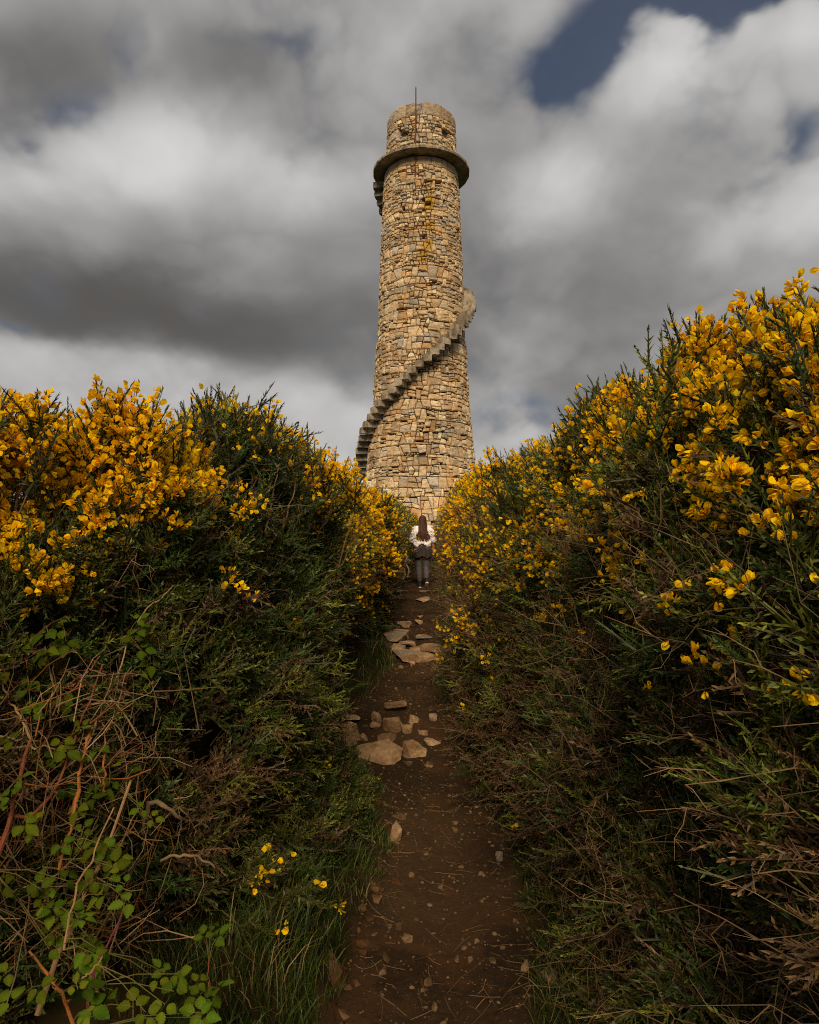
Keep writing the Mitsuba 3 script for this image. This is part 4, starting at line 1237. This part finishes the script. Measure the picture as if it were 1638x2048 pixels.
def chain(bones, refine=.02, smooth=8):
    """One smooth body: each bone the hull of two spheres ((p, r), (q, s)); ellipsoids as (centre, radii)."""
    parts = []
    for b in bones:
        if len(b) == 2 and np.isscalar(b[1][0]):
            parts.append(manifold3d.Manifold.sphere(1.0, 20).scale(tuple(b[1])).translate(tuple(b[0])))
            continue
        a = [manifold3d.Manifold.sphere(float(r_), 14).translate(tuple(map(float, p))) for p, r_ in b]
        parts.append(manifold3d.Manifold.batch_hull(a))
    m = manifold3d.Manifold.batch_boolean(parts, manifold3d.OpType.Add).refine_to_length(refine)
    mm = m.to_mesh()
    t = trimesh.Trimesh(mm.vert_properties[:, :3], mm.tri_verts, process=True)
    trimesh.smoothing.filter_taubin(t, iterations=smooth)
    return t


def wear(name, t, colour, smooth=True):
    v = np.array(t.vertices)
    c = np.asarray(colour, float)
    c = np.tile(c, (len(v), 1)) if c.ndim == 1 else c
    scene['person__' + name] = mikit.ply((v + [PX, PYD, PZ], t.faces), 'mat_person', smooth=smooth, color=np.clip(c, 0, 1))


lab('person', 'long haired woman walking away up the path in white shirt, dark jacket round waist', 'person')
HL, KL, AL = (-.095, 0, .875), (-.082, .045, .47), (-.062, .02, .085)
HR, KR, AR = (.075, 0, .85), (.082, .03, .47), (.092, -.21, .165)
SL, EL, WL = (-.165, .01, 1.345), (-.235, .03, 1.085), (-.222, .14, .89)
SR, ER, WR = (.160, -.01, 1.365), (.238, -.10, 1.115), (.246, -.06, .89)
skin = []
for Hh, Kk, Aa in ((HL, KL, AL), (HR, KR, AR)):
    skin += [[(Hh, .085), (Kk, .052)], [(Kk, .052), (Aa, .036)]]
skin += [[((-.07, 0, .90), .10), ((.07, 0, .90), .10), ((0, 0, 1.06), .10)], [((0, 0, 1.06), .10), ((-.09, 0, 1.28), .09), ((.09, 0, 1.28), .09)], [((-.12, 0, 1.35), .05), ((.12, 0, 1.35), .05), ((0, 0, 1.25), .09)],
         [((0, 0, 1.36), .055), ((0, .015, 1.46), .05)], ((0, .03, 1.545), (.075, .093, .105)), [((0, .115, 1.535), .012), ((0, .10, 1.56), .012)], ((-.076, .03, 1.54), (.012, .02, .028)), ((.076, .03, 1.54), (.012, .02, .028))]
for S_, E_, W_, sg in ((SL, EL, WL, -1), (SR, ER, WR, 1)):
    skin += [[(S_, .045), (E_, .038)], [(E_, .038), (W_, .026)]]
    W_ = np.array(W_)
    palm = W_ + [0, .012, -.075]
    skin += [[(W_, .024), (palm + [0, .022, 0], .017)], [(W_, .022), (palm + [0, -.026, 0], .016)], [(palm + [0, .024, 0], .016), (palm + [0, -.026, 0], .016)]]
    for q, (dy, ln) in enumerate(((.030, .060), (.011, .070), (-.009, .065), (-.027, .050))):
        k0 = palm + [0, dy, -.006]
        k1 = k0 + np.array([-sg * .006, .006, -ln * .55])
        k2 = k1 + np.array([-sg * .020, .004, -ln * .42])
        skin += [[(k0, .0105), (k1, .0092)], [(k1, .0092), (k2, .0080)]]
    t0_ = W_ + [0, .026, -.03]
    skin += [[(t0_, .013), (t0_ + [-sg * .010, .028, -.032], .0105)], [(t0_ + [-sg * .010, .028, -.032], .0105), (t0_ + [-sg * .018, .034, -.058], .009)]]
wear('body', chain(skin, .012, 4), (.34, .165, .11))
wear('leggings', chain([b for Hh, Kk, Aa in ((HL, KL, AL), (HR, KR, AR)) for b in ([(Hh, .100), (np.array(Kk) + [0, 0, .02], .066)], [(np.array(Kk) + [0, 0, .02], .066), (np.array(Kk) * .6 + np.array(Aa) * .4 + [0, -.012, 0], .062)], [(np.array(Kk) * .6 + np.array(Aa) * .4 + [0, -.012, 0], .062), (np.array(Kk) * .2 + np.array(Aa) * .8, .046)])]
                      + [[((-.07, 0, .92), .115), ((.07, 0, .92), .115), ((0, 0, 1.02), .11)]]), (.070, .070, .092))
for nm, Kk, Aa in (('sock', KL, AL), ('sock_001', KR, AR)):
    wear(nm, chain([[(np.array(Kk) * .32 + np.array(Aa) * .68, .049), (np.array(Aa), .043)]], .015), (.014, .012, .016))
for nm, Aa, pitch in (('shoe', AL, 0.0), ('shoe_001', AR, -.55)):
    A = np.array(Aa)
    up_ = chain([[((0, -.045, .045), .036), ((0, .08, .035), .037), ((0, .14, .025), .028)], [((0, -.03, .085), .036), ((0, -.02, .05), .04)]], .012, 4)
    so = chain([[((0, -.055, .012), .036), ((0, .06, .012), .040), ((0, .15, .010), .034)]], .012, 4)
    so.vertices[:, 2] = np.clip(so.vertices[:, 2], -.002, .046)
    for t in (up_, so):
        t.apply_translation([0, 0, -.085])
        t.apply_transform(trimesh.transformations.rotation_matrix(pitch, [1, 0, 0]))
        t.apply_translation(A)
    wear(nm, up_, (.020, .018, .020))
    scene[f'person__{nm}__sole'] = mikit.ply((so.vertices + [PX, PYD, PZ], so.faces), 'mat_person', smooth=True, color=np.tile([.72, .68, .62], (len(so.vertices), 1)))
shirt = chain([[((-.10, 0, 1.10), .115), ((.10, 0, 1.10), .115), ((-.12, 0, 1.27), .105), ((.12, 0, 1.27), .105)], [((-.10, 0, 1.27), .105), ((.10, 0, 1.27), .105), ((-.13, 0, 1.355), .065), ((.13, 0, 1.355), .065)],
               [((-.10, -.01, 1.02), .112), ((.10, -.01, 1.02), .112), ((-.10, 0, 1.12), .115), ((.10, 0, 1.12), .115)],
               [(SL, .070), (np.array(EL) + [-.002, 0, .02], .074)], [(SR, .070), (np.array(ER) + [.002, 0, .02], .074)], [((0, .01, 1.40), .062), ((0, 0, 1.34), .08)],
               [(np.array(EL) + [-.004, 0, .03], .078), (np.array(EL) + [-.004, .004, -.01], .076)], [(np.array(ER) + [.004, 0, .03], .078), (np.array(ER) + [.004, .004, -.01], .078)]], .016, 5)
sv = np.array(shirt.vertices)
shirt.vertices = sv + unit(np.array(shirt.vertex_normals)) * ((meshkit.fbm(sv * np.array([16, 16, 20]), 3, 3) - .5) * .055)[:, None]
wear('shirt', shirt, np.array([.86, .83, .90]))
# jacket tied round the waist: a flared folded sheet with hanging sleeves
a = np.linspace(0, 2 * np.pi, 72, endpoint=False)
ring_ = []
for s in np.linspace(0, 1, 14):
    zz_ = 1.035 - s * .325
    wx, wy = .150 + .058 * s ** .7 + .008 * np.sin(a * 7 + 1) * s, .118 + .040 * s ** .7 + .010 * np.sin(a * 9) * s
    ring_.append(np.stack([np.sin(a) * wx, -np.cos(a) * wy + .015 * np.sin(s * 3), zz_ - .045 * s * np.cos(a) * 0 + .022 * s * np.sin(a * 5 + 2)], -1))
for s in np.linspace(1, 0, 8):
    zz_ = 1.03 - s * .32
    wx, wy = .138 + .058 * s ** .7 + .008 * np.sin(a * 7 + 1) * s, .106 + .040 * s ** .7 + .010 * np.sin(a * 9) * s
    ring_.append(np.stack([np.sin(a) * wx, -np.cos(a) * wy + .015 * np.sin(s * 3), zz_ + .022 * s * np.sin(a * 5 + 2)], -1))
k, m = len(a), len(ring_)
i, j = np.meshgrid(np.arange(m - 1), np.arange(k), indexing='ij')
q = np.stack([i * k + j, i * k + (j + 1) % k, (i + 1) * k + (j + 1) % k, (i + 1) * k + j], -1).reshape(-1, 4)
jv = np.vstack(ring_)
jv = jv + (meshkit.fbm(jv * 12, 3, 6) - .5)[:, None] * .03
wear('jacket', trimesh.Trimesh(jv, np.vstack([q[:, [0, 1, 2]], q[:, [0, 2, 3]]]), process=False), (.030, .024, .025))
for nm, sg in (('jacket_sleeve', -1), ('jacket_sleeve_001', 1)):
    wear(nm, chain([[((sg * .17, .06, 1.0), .035), ((sg * .195, .03, .86), .045)], [((sg * .195, .03, .86), .045), ((sg * .19, .0, .66), .035)], [((sg * .19, .0, .66), .035), ((sg * .165, .02, .59), .03)]], .015, 5), (.022, .019, .022))
# long straight hair: a cap and many locks falling to the middle of the back
cap_ = chain([((0, .015, 1.56), (.088, .098, .105)), [((0, -.05, 1.53), .07), ((0, -.075, 1.40), .075)], [((-.03, -.075, 1.40), .062), ((.03, -.075, 1.40), .062), ((-.045, -.105, 1.30), .045), ((.045, -.105, 1.30), .045)]], .014, 4)
wear('hair', cap_, np.array([.055, .026, .020]) * (.7 + .6 * meshkit.fbm(np.array(cap_.vertices) * [70, 70, 6], 2, 5))[:, None])
lk = Pile()
rh = np.random.default_rng(3)
for q in range(190):
    u = rh.uniform(-1, 1) + .12 * math.sin(q)
    end = 1.05 + .14 * rh.random() + .12 * abs(u) ** 2 * rh.random()
    p = np.array([[u * .080, -.05 - .04 * (1 - u * u), 1.545 - .03 * abs(u)], [u * .085, -.09 - .045 * (1 - u * u), 1.42], [u * .092 + rh.normal(0, .008), -.125 - .02 * (1 - u * u), 1.29], [u * .135 + rh.normal(0, .016), -.140 - .012 * rh.random(), 1.19], [u * .150 + rh.normal(0, .028), -.135, end]])
    v, f = tube(p, np.array([.006, .010, .010, .008, .003]) * rh.uniform(.7, 1.2), 5)
    lk.add(v + [PX, PYD, PZ], f, np.array([.060, .028, .022]) * rh.uniform(.55, 1.35))
lk.put('person__hair__locks', 'mat_person', smooth=True)
lab('person__hair__locks', kind='stuff')
